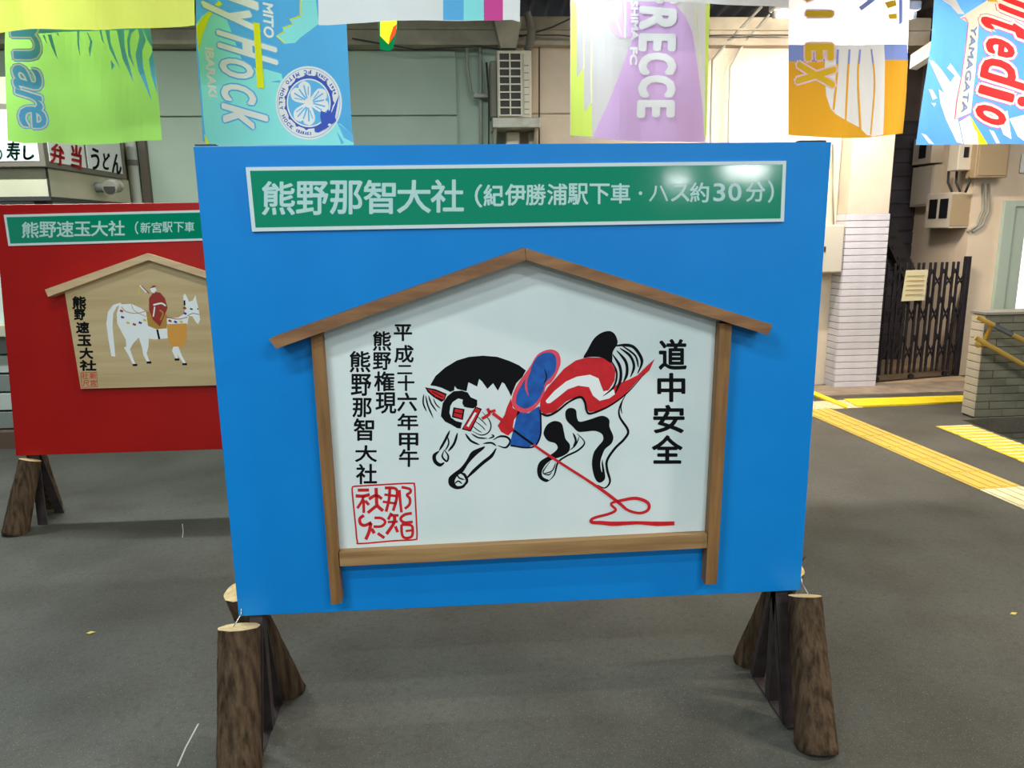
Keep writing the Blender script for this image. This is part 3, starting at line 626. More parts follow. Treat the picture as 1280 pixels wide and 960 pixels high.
kb('window_band', -8.5, KX-.22, 5.8, 5.82, .95, 1.835, mat('kiosk_glass', (196, 206, 196), .2)); kb('counter', -8.5, KX-.08, 5.7, 6.0, .86, .95, M_kiosk, bev=.006)
M_kpan = mat('kiosk_panel', (178, 184, 176), .5)
for k in range(5): kb('panel', -8.5+.001*k, KX-.16, 5.8, 5.83, .14+k*.145, .14+k*.145+.13, (M_kpan if k % 2 else mat('panel_grey', (120, 126, 120), .5)), bev=.004)
kb('plinth', -8.5, KX-.13, 5.72, 7.2, 0, .13, mat('plinth_brown', (88, 68, 54), .7)); kb('side_panel', KX-.16, KX-.13, 5.86, 6.9, .13, 1.835, M_kpan)
# sign boxes
kb('sign_box', -8.5, KX, 5.6, 6.88, 2.06, 2.48, M_signf, bev=.004)
kb('sign_face', -4.6, KX-.035, 5.596, 5.601, 2.1, 2.44, M_signw); kb('sign_face', KX-.001, KX+.004, 5.66, 6.18, 2.1, 2.44, M_signw); kb('sign_face', KX-.001, KX+.004, 6.22, 6.82, 2.1, 2.44, M_signw)
s = Sheet(0, 150, 4.923)
s.box('の', -8, 212, 40, 60, 0, 1, bold=3); s.box('寿', 82, 190, 80, 112, 0, 1, bold=3); s.box('し', 176, 200, 62, 84, 0, 1, bold=4)
s.build('lettering', [M_kgreen], lambda x, y, l: at(x, y, Y=5.594)-K.location, K)
s = Sheet(0, 150, 4.923)
s.text('弁', (312, 262), (84, 25), (0, -125), 0, 1, 4); s.text('当', (440, 290), (60, 14), (0, -140), 0, 1, 4)
s.build('lettering', [M_kred, M_black], lambda x, y, l: at(x, y, X=KX+.006)-K.location, K); s = Sheet(0, 150, 4.923)
s.text('う', (562, 300), (48, 12), (0, -130), 1, 1, 3); s.text('ど', (636, 300), (38, 8), (0, -100), 1, 1, 3); s.text('ん', (692, 322), (54, 14), (0, -118), 1, 1, 3)
s.build('lettering', [M_kred, M_black], lambda x, y, l: at(x, y, X=KX+.006)-K.location, K)
V = empty('vent_cowl', (.19, .78, 1.965)); V.parent = K
tub('pipe', [(-.10, 0, 0), (-.0, 0, 0), (.05, 0, 0)], .04, M_coping, V, 16)
b = bmesh.new(); tube(b, [(.05, .06, .01), (.05, -.02, .01), (.05, -.1, -.01)], [.048, .054, .056], 16); tube(b, [(.05, -.1012, -.01), (.05, -.1025, -.01)], .045, 16, 1)
mk('cowl', b, [mat('vent_grey', (150, 146, 132), .5), M_dark], V)
tub('wall_flange', [(-.11, 0, 0), (-.095, 0, 0)], .062, M_coping, V, 16)
# pipes on the rear wall left
a = at(167, 215, Y=7.2)
b = bmesh.new(); tube(b, [(0, 0, .02), (0, 0, 3.2)], .045, 14)
o = mk('down_pipe', b, mat('grey_pipe', (196, 198, 186), .4)); o.location = (a.x, 7.2, 0); tag(o, 'pale grey drain pipe running down the rear wall beside the food stall', 'pipe')
for z in (1.2, 2.2, 2.9): tub('collar', [(0, 0, z), (0, 0, z+.05)], .05, M_coping, o, 14)
a = at(178, 215, Y=7.24)
o = box('edge_strip', -.03, .03, -.03, .025, .01, 3.2, mat('brown_strip', (92, 80, 70), .6)); o.location = (a.x+.03, 7.24, 0); tag(o, 'dark brown vertical strip on the rear wall right of the drain pipe', 'trim')

# ---------------------------------------------------------------- air conditioner group
M_ac = mat('ac_cream', (206, 198, 176), .5); M_acd = mat('ac_dark', (52, 46, 38), .6); M_acs = mat('ac_side', (110, 104, 92), .6)
A0 = at(621, 62, Y=6.86); A1 = at(665, 147, Y=6.86); xg = at(653, 100, Y=6.86).x
A = empty('air_conditioner', (A0.x, 6.86, A1.z), 'cream outdoor air conditioner with a grid grille bolted high on the rear wall', 'air conditioner')
W_, H_ = A1.x-A0.x, A0.z-A1.z; G_ = xg-A0.x
box('casing', -.0, W_, .02, .34, 0, H_, M_ac, A, .008); box('coil_side', -.06, 0, .06, .32, .01, H_-.08, M_acs, A, .01); box('grille_back', .02, G_-.01, .012, .02, .02, H_-.02, M_acd, A)  # coil_side is darker than the casing: its shade is in the colour
for k in range(9): box('grille_bar', .012, G_-.005, 0, .012, .015+(H_-.045)*k/8, .027+(H_-.045)*k/8, M_ac, A)
for x in (.01, G_/2-.004, G_-.016): box('grille_bar', x, x+.012, -.003, .009, .015, H_-.018, M_ac, A)
box('service_cover', G_+.012, W_-.02, .008, .02, .03, H_-.03, M_ac, A, .004)
for k in range(7): box('louvre', G_+.016, W_-.024, .002, .008, .07+k*(H_-.14)/7, .075+k*(H_-.14)/7, M_acs, A)
z0 = at(640, 163, Y=6.86).z-A1.z
br = box('bracket_tray', -.05, W_+.07, -.02, .36, z0+.02, 0, mat('galvanised', (176, 172, 156), .4, (150, 146, 132), 8, metal=.4), A, .006)
for x in (-.03, W_+.03):
    b = bmesh.new(); prism(b, [(x, .34, z0+.02), (x, .34, z0-.2), (x, .02, z0+.02)], (.02, 0, 0)); mk('gusset', b, M_ac, A)
D = empty('duct', (A0.x, 6.95, 0), 'pale tapered duct rising to the roof above the air conditioner', 'duct')
D2 = empty('duct', (A0.x, 6.97, 0), 'pale square duct and bent pipe dropping below the air conditioner tray', 'duct')
p = [at(x, y, Y=6.95)-D.location for x, y in ((617, 22), (653, 22), (645, 60), (626, 60))]
b = bmesh.new(); prism(b, p, (0, .22, 0)); mk('upper_duct', b, M_beam, D)
x0 = at(633, 170, Y=7).x-A0.x; x1 = at(650, 170, Y=7).x-A0.x; box('lower_duct', x0, x1, .08, .2, 1.0, A1.z+z0+.015, M_ac, D2, .01)
tub('bent_pipe', [Vector((x1+.12, .12, A1.z+z0+.01)), Vector((x1+.12, .12, A1.z+z0-.12)), Vector((x1+.05, .15, A1.z+z0-.22)), Vector((x1+.05, .15, 1.2))], .04, M_beam, D2)
E0 = empty('drain_elbow', tuple(at(662, 40, Y=7.0)), 'dark brown pipe elbow under the roof right of the duct', 'pipe')
tub('elbow', [(-.02, 0, .16), (.02, 0, .02), (.0, 0, -.1), (-.02, .02, -.15)], [.03, .038, .038, .034], M_acs, E0)
# cables and conduits by the air conditioner
M_cab = mat('cable', (52, 50, 48), .7); M_cond = mat('conduit', (152, 152, 138), .5)
def wirething(name, pts, Y, r, m, lab, cat, seg=8):
    P = [at(x, y, Y=Y) for x, y in pts]; o = tub(name, [q-P[0] for q in P], r, m, None, seg); o.location = P[0]; return tag(o, lab, cat)
wirething('conduit', [(600, 28), (601, 100), (602, 260)], 7.2, .016, M_cond, 'grey vertical conduit left of the air conditioner', 'conduit')
wirething('cable', [(608, 78), (611, 120), (611, 172), (610, 240)], 7.0, .008, M_cab, 'thin black cable hanging just left of the air conditioner', 'cable')
wirething('cable', [(583, 25), (584, 80), (589, 115), (596, 122)], 7.18, .013, M_cond, 'grey hose curving down the panel wall left of the conduit', 'cable')
wirething('cable', [(674, 20), (674, 90), (674, 260)], 7.17, .007, M_cab, 'thin dark cable hanging just right of the air conditioner', 'cable')
wirething('cable', [(649, 46), (668, 41), (690, 34), (720, 20)], 7.02, .007, M_cab, 'dark cable rising to the right under the roof beam', 'cable')
wirething('cable', [(440, 48), (520, 62), (600, 58), (640, 64)], 7.05, .006, M_cab, 'dark cable sagging along the top of the panel wall', 'cable')
wirething('cable', [(640, 44), (700, 44), (760, 50), (900, 44), (985, 44)], 7.02, .006, M_cab, 'dark cable strung along the fascia behind the purple flag', 'cable')
0 and wirething('cable', [(650, 12), (672, 25), (715, 12)], 6.75, .009, M_cab, 'short dark cable under the roof right of the air conditioner', 'cable')
wirething('conduit', [(889, 300), (889, 150), (891, 75), (905, 58), (952, 8)], 7.12, .014, M_cond, 'left one of the two bent conduits on the bright cream wall', 'conduit')
wirething('conduit', [(910, 300), (911, 150), (913, 84), (925, 62), (938, 45), (962, 18)], 7.12, .012, M_cond, 'right one of the two bent conduits on the bright cream wall', 'conduit')
o = box('shelf_bracket', 0, .13, -.1, 0, 0, .03, M_cond); o.location = at(592, 124, Y=7.22); tag(o, 'small pale bracket plate on the wall left of the air conditioner', 'bracket')
bm = bmesh.new()
wirething('conduit', [(1041, 180), (1041, 230), (1042, 283)], 7.16, .008, M_cond, 'thin conduit rising from the cabinet beside the tiled pillar', 'conduit')
# electric cabinet left of the pillar
c0 = at(1031, 281, Y=6.96); c1 = at(1053, 341, Y=6.96)
E1 = empty('electric_cabinet', (c0.x, 6.98, c1.z), 'pale grey electric cabinet fixed to the wall left of the tiled pillar', 'cabinet')
M_cabi = mat('cabinet_grey', (190, 184, 168), .5)
box('case', 0, c1.x-c0.x, 0, .23, 0, c0.z-c1.z, M_cabi, E1, .004); dd = box('door', .008, c1.x-c0.x-.008, -.008, 0, .01, c0.z-c1.z-.01, M_cabi, E1, .003); box('latch', .015, .03, -.016, -.008, .2, .25, M_steel, dd)

# ---------------------------------------------------------------- meter boxes in the passage
M_box = mat('box_beige', (206, 196, 176), .5); M_tan = mat('box_tan', (168, 146, 112), .5); M_glass = mat('meter_glass', (30, 28, 34), .15)
def zz(y, x, Y): return at(x, y, Y=Y).z
Q = empty('meter_box', (PX, 7.47, zz(285, 1205, 7.47)), 'beige meter box with two dark windows on the passage wall', 'meter box'); h = zz(240, 1205, 7.47)-zz(285, 1205, 7.47)
box('case', -.2, 0, 0, .42, 0, h, M_box, Q, .006)
for y0 in (.05, .23): wdw = box('window', -.206, -.199, y0, y0+.13, .1, h-.06, M_glass, Q)
box('lid', -.205, 0, -.008, .0, .02, h-.02, M_tan, Q, .003)  # tan sheet over the near end, its shade painted as colour
Q2 = empty('junction_cabinet', (PX, 7.96, zz(258, 1160, 8.1)), 'flat pale cabinet on the passage wall, farther back than the meter box', 'cabinet')
h2 = zz(207, 1160, 8.1)-zz(258, 1160, 8.1); box('case', -.1, 0, 0, .4, 0, h2, M_box, Q2, .005); box('door', -.108, -.1, .02, .38, .02, h2-.02, M_box, Q2, .003); box('upper_box', -.14, 0, .02, .36, h2+.02, h2+.3, M_box, Q2, .005); box('dark_window', -.146, -.139, .12, .24, h2+.08, h2+.24, M_glass, Q2)
Q3 = empty('switch_box', (PX-.05, 7.38, zz(223, 1240, 7.4)), 'large tan switch box above the others at the passage corner', 'switch box')
box('case', -.07, .27, -.1, .04, 0, .5, M_tan, Q3, .006); box('door', -.05, .25, -.11, -.1, .02, .48, M_tan, Q3, .003); bbx = box('small_meter', -.2, -.06, -.02, .14, .08, .42, M_box, Q3, .006); box('meter_window', -.15, -.1, -.026, -.019, .2, .3, M_glass, bbx)
for k, (x, xx) in enumerate(((1186, 1190), (1196, 1200), (1213, 1207))):
    P = [at(x, 214, X=PX-.1), at(x-1, 228, X=PX-.12), at(xx, 240, X=PX-.1)]
    o = tub('cable', [q-P[0] for q in P], .012, M_cab, None); o.location = P[0]
    tag(o, ('thin cable farthest back', 'middle thin cable', 'nearest thin cable')[k]+' looping between the boxes on the passage wall', 'cable')
for k, x in enumerate((1229, 1236)):
    P = [at(x, 229, Y=7.43), at(x, 262, Y=7.43), at(x-8, 282, Y=7.43), at(x-20, 290, Y=7.43)]
    o = tub('conduit', [q-P[0] for q in P], .012, M_cond, None); o.location = P[0]; tag(o, ('left', 'right')[k]+' one of the two conduits dropping from the tan switch box', 'conduit')
o = box('wall_notice', 0, .3, -.01, 0, 0, .18, M_signw); o.location = at(1274, 216, Y=7.435); tag(o, 'plain white notice on the wall at the right edge above the window', 'notice')

# ---------------------------------------------------------------- folding gate
M_gate = mat('gate_steel', (50, 44, 48), .45, (38, 34, 38), 12, metal=.3)
g0, g1 = Vector((4.17, 7.14, .018)), Vector((5.16, 7.36, .018)); gd = (g1-g0); gn = gd.normalized()
GT = empty('folding_gate', tuple(g0), 'dark steel concertina gate closing the passage beside the tiled pillar', 'gate')
GT.rotation_euler = (0, 0, math.atan2(gd.y, gd.x)); GL = gd.length; NP = 7
b = bmesh.new(); bx(b, -.010, .010, -.012, .012, .07, 1.19, .003); bar_me = bpy.data.meshes.new('bar'); b.to_mesh(bar_me); b.free(); bar_me.materials.append(M_gate)
for i in range(NP+1):
    for dx in (-.03, .03): put('bar', bar_me, (i*GL/NP+dx, 0, 0), 0, GT)
sp = GL/NP
def gdiag(x0, z0, x1, z1, y):
    b = bmesh.new(); u = Vector((x1-x0, 0, z1-z0)).normalized(); n = Vector((-u.z, 0, u.x))*.009
    a, c = Vector((x0, y, z0)), Vector((x1, y, z1)); prism(b, [a-n, a+n, c+n, c-n], (0, .005, 0)); return b
for nm, (zl, zh) in (('t', (.93, 1.12)), ('m', (.56, .84)), ('b', (.18, .46))):
    ba = gdiag(0, zl, sp, zh, -.02); ma = bpy.data.meshes.new('brace'); ba.to_mesh(ma); ba.free(); ma.materials.append(M_gate)
    bb = gdiag(0, zh, sp, zl, .014); mb2 = bpy.data.meshes.new('brace'); bb.to_mesh(mb2); bb.free(); mb2.materials.append(M_gate)
    for i in range(NP): put('brace', ma, (i*sp, 0, 0), 0, GT); put('brace', mb2, (i*sp, 0, 0), 0, GT)
for x in (-.03, GL+.0): box('end_post', x-.028, x+.028, -.025, .025, 0, 1.24, M_gate, GT, .004)
for i in range(0, NP+1, 3): tub('wheel', [(i*sp, -.012, .03), (i*sp, .012, .03)], .03, M_gate, GT, 14)
box('lower_track', 0, GL, -.012, .012, 0, .012, M_steel, GT)
pn = at(1131, 338, Y=7.12); pm = at(1160, 376, Y=7.12)
NT = empty('paper_notice', (pn.x, 7.13, pm.z), 'cream paper notice tied to the dark folding gate', 'notice')
nw, nh = pm.x-pn.x, pn.z-pm.z
M_paper = mat('paper', (222, 212, 170), .7); b = bmesh.new(); prism(b, [(0, 0, 0), (nw, .05, 0), (nw+.01, .05, nh), (.02, 0, nh)], (0, .004, 0)); mk('sheet', b, M_paper, NT)
b = bmesh.new()
for k in range(5): prism(b, [(.035, -.001+.006, nh*(.2+.15*k)), (nw-.03, .04, nh*(.2+.15*k)), (nw-.03, .04, nh*(.2+.15*k)+.008), (.035, .005, nh*(.2+.15*k)+.008)], (0, -.004, 0))
o = mk('printed_lines', b, mat('faded_ink', (190, 160, 110), .7), NT); o['kind'] = 'stuff'

# ---------------------------------------------------------------- hanging flags
PRINT = {}
def cloth(name, c, tr=.4):
    m = mat(name, c, .75, trans=tr, spec=.1); PRINT[m.name] = mat(name+'_ink', tuple(min(255, v*1.08) for v in c), .75, spec=.1); return m
F_yel = cloth('cloth_yellow', (255, 252, 120)); F_grn = cloth('cloth_green', (170, 228, 112)); F_blu = cloth('cloth_blue', (96, 184, 240)); F_cyan = cloth('cloth_cyan', (150, 236, 250))
F_dkb = cloth('print_blue', (44, 120, 206)); F_wht = cloth('cloth_white', (236, 236, 242)); F_nav = cloth('print_violet_blue', (72, 96, 190)); F_lime = cloth('cloth_lime', (216, 238, 110)); F_plim = cloth('pale_lime', (232, 240, 180))
F_pur = cloth('cloth_purple', (218, 180, 226)); F_org = cloth('cloth_orange', (255, 174, 50)); F_perw = cloth('print_periwinkle', (140, 160, 226)); F_oliv = cloth('print_gold', (226, 186, 50)); F_sky = cloth('cloth_sky', (84, 148, 224))
F_red = cloth('print_red', (232, 48, 52)); F_crm = cloth('print_cream', (250, 226, 206)); F_pnk = cloth('print_pink', (222, 84, 160)); F_gry = cloth('cloth_grey', (236, 238, 238)); F_brt = cloth('print_bright_blue', (104, 186, 250)); F_gold = cloth('print_yellow', (248, 240, 40)); F_lpnk = cloth('print_light_pink', (246, 206, 214))
F_dgr = cloth('cloth_deep_green', (0, 140, 80)); F_line = cloth('print_slate', (116, 140, 190)); F_orr = cloth('print_vermilion', (226, 70, 30))
def hang(lab, Y, outline, art, mats, seed, ztop, grp='club flags hung under the station roof', amp=.016, grid=9, name='hanging_flag'):
    T = empty(name, (0, Y, 0), lab, 'flag', grp); rnd = random.Random(seed)
    ph = [rnd.uniform(0, 6.28) for _ in range(6)]
    xs = [p[0] for p in outline]; cx = at(sum(xs)/len(xs), 60, Y=Y).x; T.location = (cx, Y, ztop)
    def wave(X, Z):
        k = 1-.25*(Z-1.9); u = X-cx
        return amp*k*(math.sin(7.5*u+ph[0]+.8*Z)+.45*math.sin(15*u+ph[1]-1.4*Z)+.3*math.sin(5*Z+ph[2]+3*u))+.1*amp*math.sin(34*u+ph[3]+9*Z)
    def P(x, y, l):
        q = at(x, y, Y=Y); q.y += wave(q.x, q.z)-.0012*l; return q-T.location
    ytop = -400
    # top edge of the sheet follows the real height ztop
    out = []
    for (x, y) in outline:
        if y <= -1:
            lo_, hi_ = -600, 0
            for _ in range(30):
                m_ = (lo_+hi_)/2
                if at(x, m_, Y=Y).z > ztop: lo_ = m_
                else: hi_ = m_
            y = lo_
        out.append((x, y))
    s = Sheet(); s.poly(out, 0, 0); s.build('cloth', [mats[0]], P, T, grid)
    for nm, sh in art.items(): sh.build(nm, [PRINT[m.name] for m in mats], P, T, grid)
    tops = sorted([p for p in out if p[1] < 0])
    a = at(*tops[0], Y=Y); b_ = at(*tops[-1], Y=Y); a.z = b_.z = ztop
    tub('rod', [a-T.location-Vector((.03, 0, 0)), b_-T.location+Vector((.03, 0, 0))], .01, M_body, T, 8)
    zc = (3.68+(6-Y)*.07) if Y < 6 else 3.6
    for q in (a, b_): tub('cord', [q-T.location, Vector((q.x-T.location.x, 0, max(zc-ztop, .03)))], .003, M_wire, T, 6)
    return T
def ribs(s, pts_list, m, layer=1):
    for p in pts_list: s.poly(p, m, layer)
# green
s = Sheet(0, 0, 5.052)
ribs(s, [[(490,200),(505,200),(500,260),(508,360),(490,280)], [(550,200),(562,215),(586,265),(568,360),(560,310),(572,262)], [(632,192),(645,192),(662,280),(645,250)], [(668,190),(697,190),(702,270),(765,440),(695,310)],
 [(742,190),(790,185),(792,300),(852,527),(778,370)], [(825,190),(872,185),(838,215),(826,270),(830,340),(857,432),(815,350),(808,260)], [(878,185),(905,185),(930,260),(906,330),(912,430),(967,642),(880,450),(863,350),(890,235)],
 [(905,180),(955,180),(971,310),(932,245)], [(972,322),(1001,600),(962,480),(948,380)], [(703,378),(727,415),(708,447)], [(292,215),(318,215),(360,375),(316,290)], [(255,215),(270,215),(290,275)], [(352,205),(362,205),(374,232)]], 2, 1)
s.poly([(235,-60),(955,-60),(955,190),(235,205)], 2, 1)
s2 = Sheet(0, 0, 5.052)
for k, (m, bo, ly) in enumerate(((2, 20, 1), (1, 14, 2), (2, 3, 3))):
    for ch, bl_, A_, U_ in (('m', (40, 35), (40, 330), (170, 0)), ('a', (70, 400), (14, 150), (175, 45)), ('r', (92, 560), (8, 90), (160, 50)), ('e', (112, 660), (12, 130), (165, 25)), ('l', (28, -60), (4, 40), (230, 20))):
        s2.text(ch, bl_, A_, U_, m, ly, bo)
hang('light green flag with blue script lettering, leftmost of the hanging flags', 4.1, [(3, -1), (4, 60), (10, 176), (30, 179), (60, 178), (100, 181), (140, 180), (170, 177), (203.5, 175.5), (198, 110), (188, 36), (186, -1)], {'printed_pattern': s, 'lettering': s2}, [F_grn, F_wht, F_brt], 3, 3.4)
# yellow, nearer
hang('plain bright yellow flag overlapping the top of the green one', 3.7, [(-30, -1), (-26, 44), (0, 42.5), (40, 40), (76, 38), (120, 37), (180, 34), (244, 32), (243, -1)], {}, [F_yel], 5, 3.55, amp=.03)
# blue
s = Sheet(240, 0, 5.054)
s.poly([(25,150),(60,100),(150,40),(215,110),(330,420),(470,440),(570,470),(600,600),(760,760),(935,780),(1015,850),(1022,918),(120,918),(85,880),(72,780)], 2, 1)
s.poly([(915,770),(1015,850),(1018,900),(960,870)], 4, 1.5); s.poly([(915,830),(960,900),(945,915)], 4, 1.5)
s.poly([(690,-60),(775,-60),(802,150),(690,240),(655,275),(590,282),(540,230),(585,200),(578,178),(640,160),(622,130),(688,105)], 2, 1)
s.stroke([(688,-20),(688,105)], 9, 3, 2); s.stroke([(688,105),(622,130),(640,160),(578,182),(588,205),(540,232),(590,278)], 9, 3, 2, n=1)
s.poly([(28,165),(60,120),(105,70),(170,5),(192,25),(112,100),(65,220),(42,335),(33,260)], 3, 2); s.poly([(76,845),(108,908),(84,908)], 3, 2)
s.poly([(500,520),(560,510),(560,526)], 4, 1.6)
s2 = Sheet(240, 0, 5.054)
for (m, bo, ly) in ((4, 17, 2.4), (1, 8, 3)):
    for ch, bl_, A_, U_ in (('l', (190, -60), (4, 38), (225, 85)), ('y', (60, 5), (70, 130), (300, 70)), ('H', (160, 195), (8, 95), (375, 118)), ('O', (172, 360), (14, 105), (205, 40)), ('C', (180, 520), (14, 100), (210, 42)), ('k', (190, 655), (12, 110), (285, 85))):
        s2.text(ch, bl_, A_, U_, m, ly, bo)
s2.poly([(390,145),(432,152),(460,562),(414,555)], 3, 5)
s2.text('FC MITO', (448, -110), (12, 345), (62, 14), 1, 3, 3.2); s2.text('IBARAKI', (84, 300), (22, 305), (48, 8), 1, 3, 3.4)
s3 = Sheet(240, 0, 5.054); CX, CY, RX, RY = 740, 652, 208, 232
def el(k, n=48, a0=0, a1=360, cx=CX, cy=CY): return [(cx+RX*k*math.cos(R(a0+(a1-a0)*i/n)), cy+RY*k*math.sin(R(a0+(a1-a0)*i/n))) for i in range(n if a1-a0 >= 360 else n+1)]
s3.poly(el(1), 1, 2); s3.poly(el(.945), 4, 2.4); s3.poly(el(.93), 1, 2.8)
outer = []
for i in range(60):
    a = i*6; k = .70+(.05 if i % 4 == 0 else 0)+(.05*max(0, math.cos(R(a+60)))); outer.append((CX+RX*k*math.cos(R(a)), CY+RY*k*math.sin(R(a))))
s3.poly(outer, 5, 3.2); s3.poly(el(.66), 1, 3.6); s3.poly(el(.62), 4, 4)
for a in (-10, 110, 232):      # three veined leaves
    ux, uy = math.cos(R(a)), math.sin(R(a)); vx, vy = -uy, ux
    def LP(u, v): return (CX+RX*.60*(u*ux+v*vx), CY+RY*.60*(u*uy+v*vy))
    s3.poly([LP(0, 0), LP(.25, .32), LP(.6, .55), LP(.92, .42), LP(.95, .12), LP(.84, 0), LP(.95, -.12), LP(.92, -.42), LP(.6, -.55), LP(.25, -.32)], 1, 4.4, True)
    for sg in (-1, 0, 1):
        s3.stroke([LP(.22, .06*sg), LP(.78, .3*sg)], 9, 4, 4.8, n=2)
        s3.stroke([LP(.3, .18*sg+.02), LP(.6, .44*sg)], 6, 4, 4.8, n=2)
s3.poly([(815,700),(850,715),(860,690),(880,720),(930,600),(905,740),(912,765),(880,790),(850,812),(800,838),(778,835),(775,815),(800,800),(820,780),(812,740)], 5, 5.2); s3.poly([(858,792),(868,780),(882,786),(876,802)], 1, 5.6)
def ring_text(st, a0, a1, kin, kout, inward):
    n = len(st)
    for i, ch in enumerate(st):
        if ch == ' ': continue
        a = a0+(a1-a0)*(i+.5)/n; da = abs(a1-a0)/n*.33*(.35 if ch in 'I1' else 1)
        def pt(k, b): return Vector((CX+RX*k*math.cos(R(b)), CY-RY*k*math.sin(R(b))))
        if inward: b0, A_, U_ = pt(kout, a-da), pt(kout, a+da)-pt(kout, a-da), pt(kin, a-da)-pt(kout, a-da)
        else: b0, A_, U_ = pt(kin, a+da), pt(kin, a-da)-pt(kin, a+da), pt(kout, a+da)-pt(kin, a+da)
        s3.text(ch, tuple(b0), tuple(A_), tuple(U_), 5, 3.2, 1.2)
ring_text('FC MITO HOLLY HOCK', 84, 236, .79, .89, True); ring_text('IBARAKI', 242, 276, .79, .87, True); ring_text('SINCE 1994', 76, 16, .79, .87, False)
hang('blue and turquoise flag with white lettering and a round crest', 4.2, [(243, -1), (245, 60), (251, 140), (253, 176), (262, 181), (300, 181.5), (380, 182), (441, 181), (437, 110), (433, 31), (431, -1)], {'printed_pattern': s, 'lettering': s2, 'crest': s3}, [F_blu, F_wht, F_cyan, F_gold, F_brt, F_nav], 7, 3.4, amp=.010)
# grey with coloured stripes
s = Sheet(390, 0, 3.879)
for x0, x1, m in ((636, 736, 1), (735, 834, 2), (833, 926, 3)): s.poly([(x0, -300), (x1, -300), (x1, 96), (x0, 98)], m, 1)
hang('pale grey flag with blue, turquoise and pink stripes, nearest to the viewer', 3.4, [(393, -1), (398, 31), (410, 31), (440, 29), (480, 27), (560, 26), (620, 24.5), (640, 24), (650, 27), (653, -1)], {'coloured_stripes': s}, [F_gry, F_brt, F_cyan, F_pnk], 9, 3.45, amp=.012)
hang('white flag end showing as a thin pale edge above the purple flag', 4.4, [(715, -1), (717, 2.5), (800, 2), (880, 4), (940, 7), (986, 8.5), (990, -1)], {}, [F_gry], 10, 3.45, amp=.01)
# purple
s = Sheet(700, 0, 5.051)
s.poly([(68,-60),(105,-60),(106,485),(115,482),(151,425),(155,700),(163,698),(203,640),(204,862),(68,853)], 2, 1); s.stroke([(152,-50),(152,430)], 7, 4, 1, n=1); s.stroke([(200,-50),(200,650)], 9, 4, 1, n=1)
s.poly([(207,866),(300,660),(400,400),(450,262),(505,130),(500,-60),(690,-60),(740,40),(795,105),(835,200),(868,400),(900,650),(918,893),(560,893),(350,885)], 3, 1)
s.poly([(225,-40),(392,-40),(400,245),(375,246),(325,200),(280,110)], 3, 1); s.poly([(285,80),(322,66),(352,110),(380,190),(386,235),(345,130),(325,100)], 1, 2)
s.poly([(400,-40),(412,-40),(412,245),(402,245)], 1, 1); s.poly([(416,-40),(512,-40),(508,130),(452,264),(440,236),(416,244)], 3, 1)
s.poly([(925,-60),(952,-60),(938,400),(928,850),(917,880),(915,780)], 2, 1.3); s.stroke([(855,-50),(868,150),(890,420)], 7, 4, 1, n=3)
s2 = Sheet(700, 0, 5.051)
for ch, bl_, A_, U_ in (('F', (512, -90), (0, 100), (222, 0)), ('R', (510, 52), (0, 128), (216, 14)), ('E', (507, 225), (-3, 90), (214, 0)), ('C', (505, 345), (-2, 118), (216, 0)), ('C', (503, 488), (-2, 118), (214, 0)), ('E', (497, 645), (-2, 88), (214, 0))):
    s2.text(ch, bl_, A_, U_, 1, 3, 13)
s2.text('SHIMA', (446, 10), (0, 245), (42, 0), 1, 3, 4); s2.text('FC', (440, 305), (-2, 105), (42, 0), 1, 3, 4)
hang('white and purple flag with bold white capital letters and lime edges', 4.9, [(713, -1), (713, 60), (713, 169), (725, 171), (755, 174), (800, 177), (850, 177.5), (881, 177.5), (885, 90), (888, 4), (888.5, -1)], {'printed_pattern': s, 'lettering': s2}, [F_wht, F_wht, F_lime, F_pur, F_plim], 12, 3.45, amp=.012)
# orange
s = Sheet(970, 0, 5.333)
s.poly([(80,300),(875,298),(880,440),(80,440)], 2, 1); s.poly([(80,410),(880,400),(860,700),(842,890),(600,920),(400,918),(80,900)], 3, 1.4)
s.poly([(330,300),(715,300),(718,420),(705,900),(640,912),(600,900),(555,850),(470,800),(400,760),(365,725),(335,640),(322,500)], 1, 2)
for p, wd in (([(412,330),(405,520),(385,730)], 14), ([(490,330),(478,520),(468,800)], 13), ([(560,330),(545,520),(562,860)], 12), ([(632,330),(650,560),(625,900)], 9)):
    s.stroke([(q[0], q[1]) for q in p], wd, 3, 3)
    s.stroke([p[0], (p[0][0]*.5+p[1][0]*.5, 425)], wd, 2, 3.4, n=1)
s.stroke([(720,-60),(560,60)], 30, 2, 1); s.poly([(720,20),(790,0),(800,40),(740,60)], 4, 2); s.poly([(740,100),(800,90),(800,130),(750,130)], 4, 2); s.poly([(815,-60),(840,-60),(840,150),(815,170)], 2, 1.2)
s2 = Sheet(970, 0, 5.333)
for (m, bo, ly) in ((5, 24, 3), (4, 11, 4)):
    for ch, bl_, A_, U_ in (('R', (205, -110), (0, 110), (160, 0)), ('I', (210, 82), (0, 18), (160, 0)), ('B', (205, 300), (0, 95), (170, 0)), ('X', (150, 420), (-10, 130), (240, 30))): s2.text(ch if ch != 'B' else 'E', bl_, A_, U_, m, ly, bo)
hang('orange flag with white stripes, glowing in front of the bright lamp', 5.5, [(985, -1), (985, 60), (985, 169), (1010, 171), (1040, 172), (1075, 172), (1110, 168), (1128, 166.5), (1133, 110), (1137, 0), (1137, -1)], {'printed_pattern': s, 'lettering': s2}, [F_wht, F_wht, F_perw, F_org, F_oliv, F_lpnk], 14, 3.45, amp=.012)
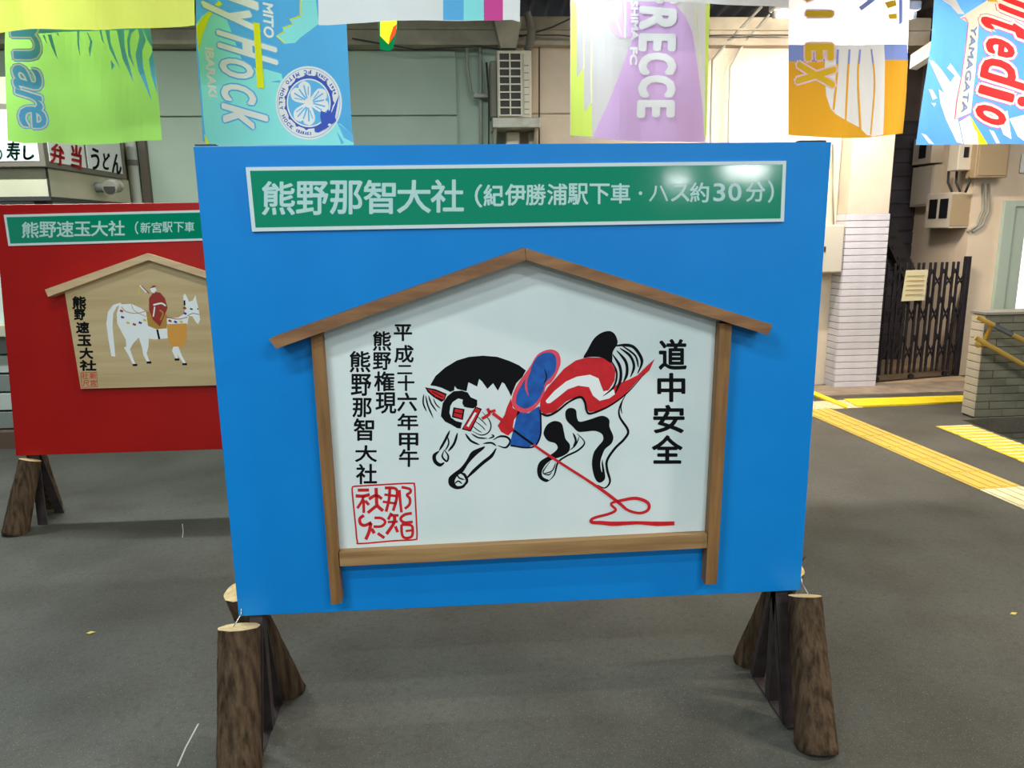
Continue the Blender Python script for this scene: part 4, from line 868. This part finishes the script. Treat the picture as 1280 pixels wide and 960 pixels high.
# sky blue with red letters
s = Sheet(1135, 0, 5.055)
ribs(s, [[(135,375),(170,385),(215,440),(265,520),(290,480),(245,430),(265,400),(310,470),(330,500),(310,750),(345,910),(305,900),(240,760),(205,650),(195,560),(230,590),(190,500)], [(135,560),(160,565),(188,620),(160,630)], [(90,840),(120,850),(168,912),(135,905)], [(150,650),(180,650),(170,675)], [(215,0),(300,0),(330,60),(350,90),(310,90),(270,40)], [(640,750),(760,720),(760,900),(700,860)], [(510,820),(540,830),(580,905),(555,905)]], 1, 1)
s.poly([(320,115),(500,0),(760,-20),(760,240),(440,130),(420,455),(395,712),(290,755),(330,480),(372,150)], 6, 1.6); s.poly([(345,115),(400,80),(430,115),(395,160)], 6, 1.5)
s.stroke([(330,120),(372,150),(332,480),(292,752),(392,715)], 5, 5, 2, n=2); s.poly([(385,730),(420,800),(500,912),(350,912),(320,770)], 1, 1.5); s.poly([(385,725),(415,770),(500,912),(445,912),(420,820)], 4, 1.8)
s.poly([(475,-60),(800,-60),(800,20),(500,12)], 7, 3)
s2 = Sheet(1135, 0, 5.055)
for (m, bo, ly) in ((5, 30, 2.2), (6, 25, 3), (2, 9, 4)):
    for ch, bl_, A_, U_ in (('n', (560, -40), (20, 90), (230, 90)), ('t', (440, 80), (30, 80), (330, 110)), ('e', (500, 228), (-10, 90), (170, 60)), ('d', (475, 355), (-20, 125), (310, 95)), ('i', (455, 540), (-12, 45), (300, 85)), ('o', (430, 650), (0, 95), (180, 60))):
        s2.text(ch, bl_, A_, U_, m, ly, bo)
s2.poly([(560,740),(625,700),(655,880),(600,850)], 6, 3.4); s2.text('YAMAGATA', (392, 165), (-60, 545), (34, 6), 8, 4, 1.6)
hang('sky blue flag with red slanted lettering at the far right', 5.4, [(1172, -1), (1165, 50), (1155, 120), (1146, 181), (1180, 181), (1230, 180), (1320, 180), (1325, -1)], {'printed_pattern': s, 'lettering': s2}, [F_sky, F_wht, F_red, F_wht, F_gold, F_pnk, F_crm, F_oliv, F_line], 16, 3.45, amp=.01)
# little pennant
s = Sheet(390, 0, 3.879)
s.poly([(330,100),(412,100),(410,140),(370,215),(330,175)], 1, 1); s.poly([(395,130),(412,118),(405,165),(372,216),(378,180)], 2, 2)
hang('tiny green, yellow and red pennant hanging below the grey striped flag', 5.0, [(474, -1), (473, 30), (475, 62), (487, 64), (491, 61), (497, 36), (496, -1)], {'printed_pattern': s}, [F_dgr, F_gold, F_orr], 18, 3.3, grp='small pennants', amp=.008, grid=6, name='small_pennant')
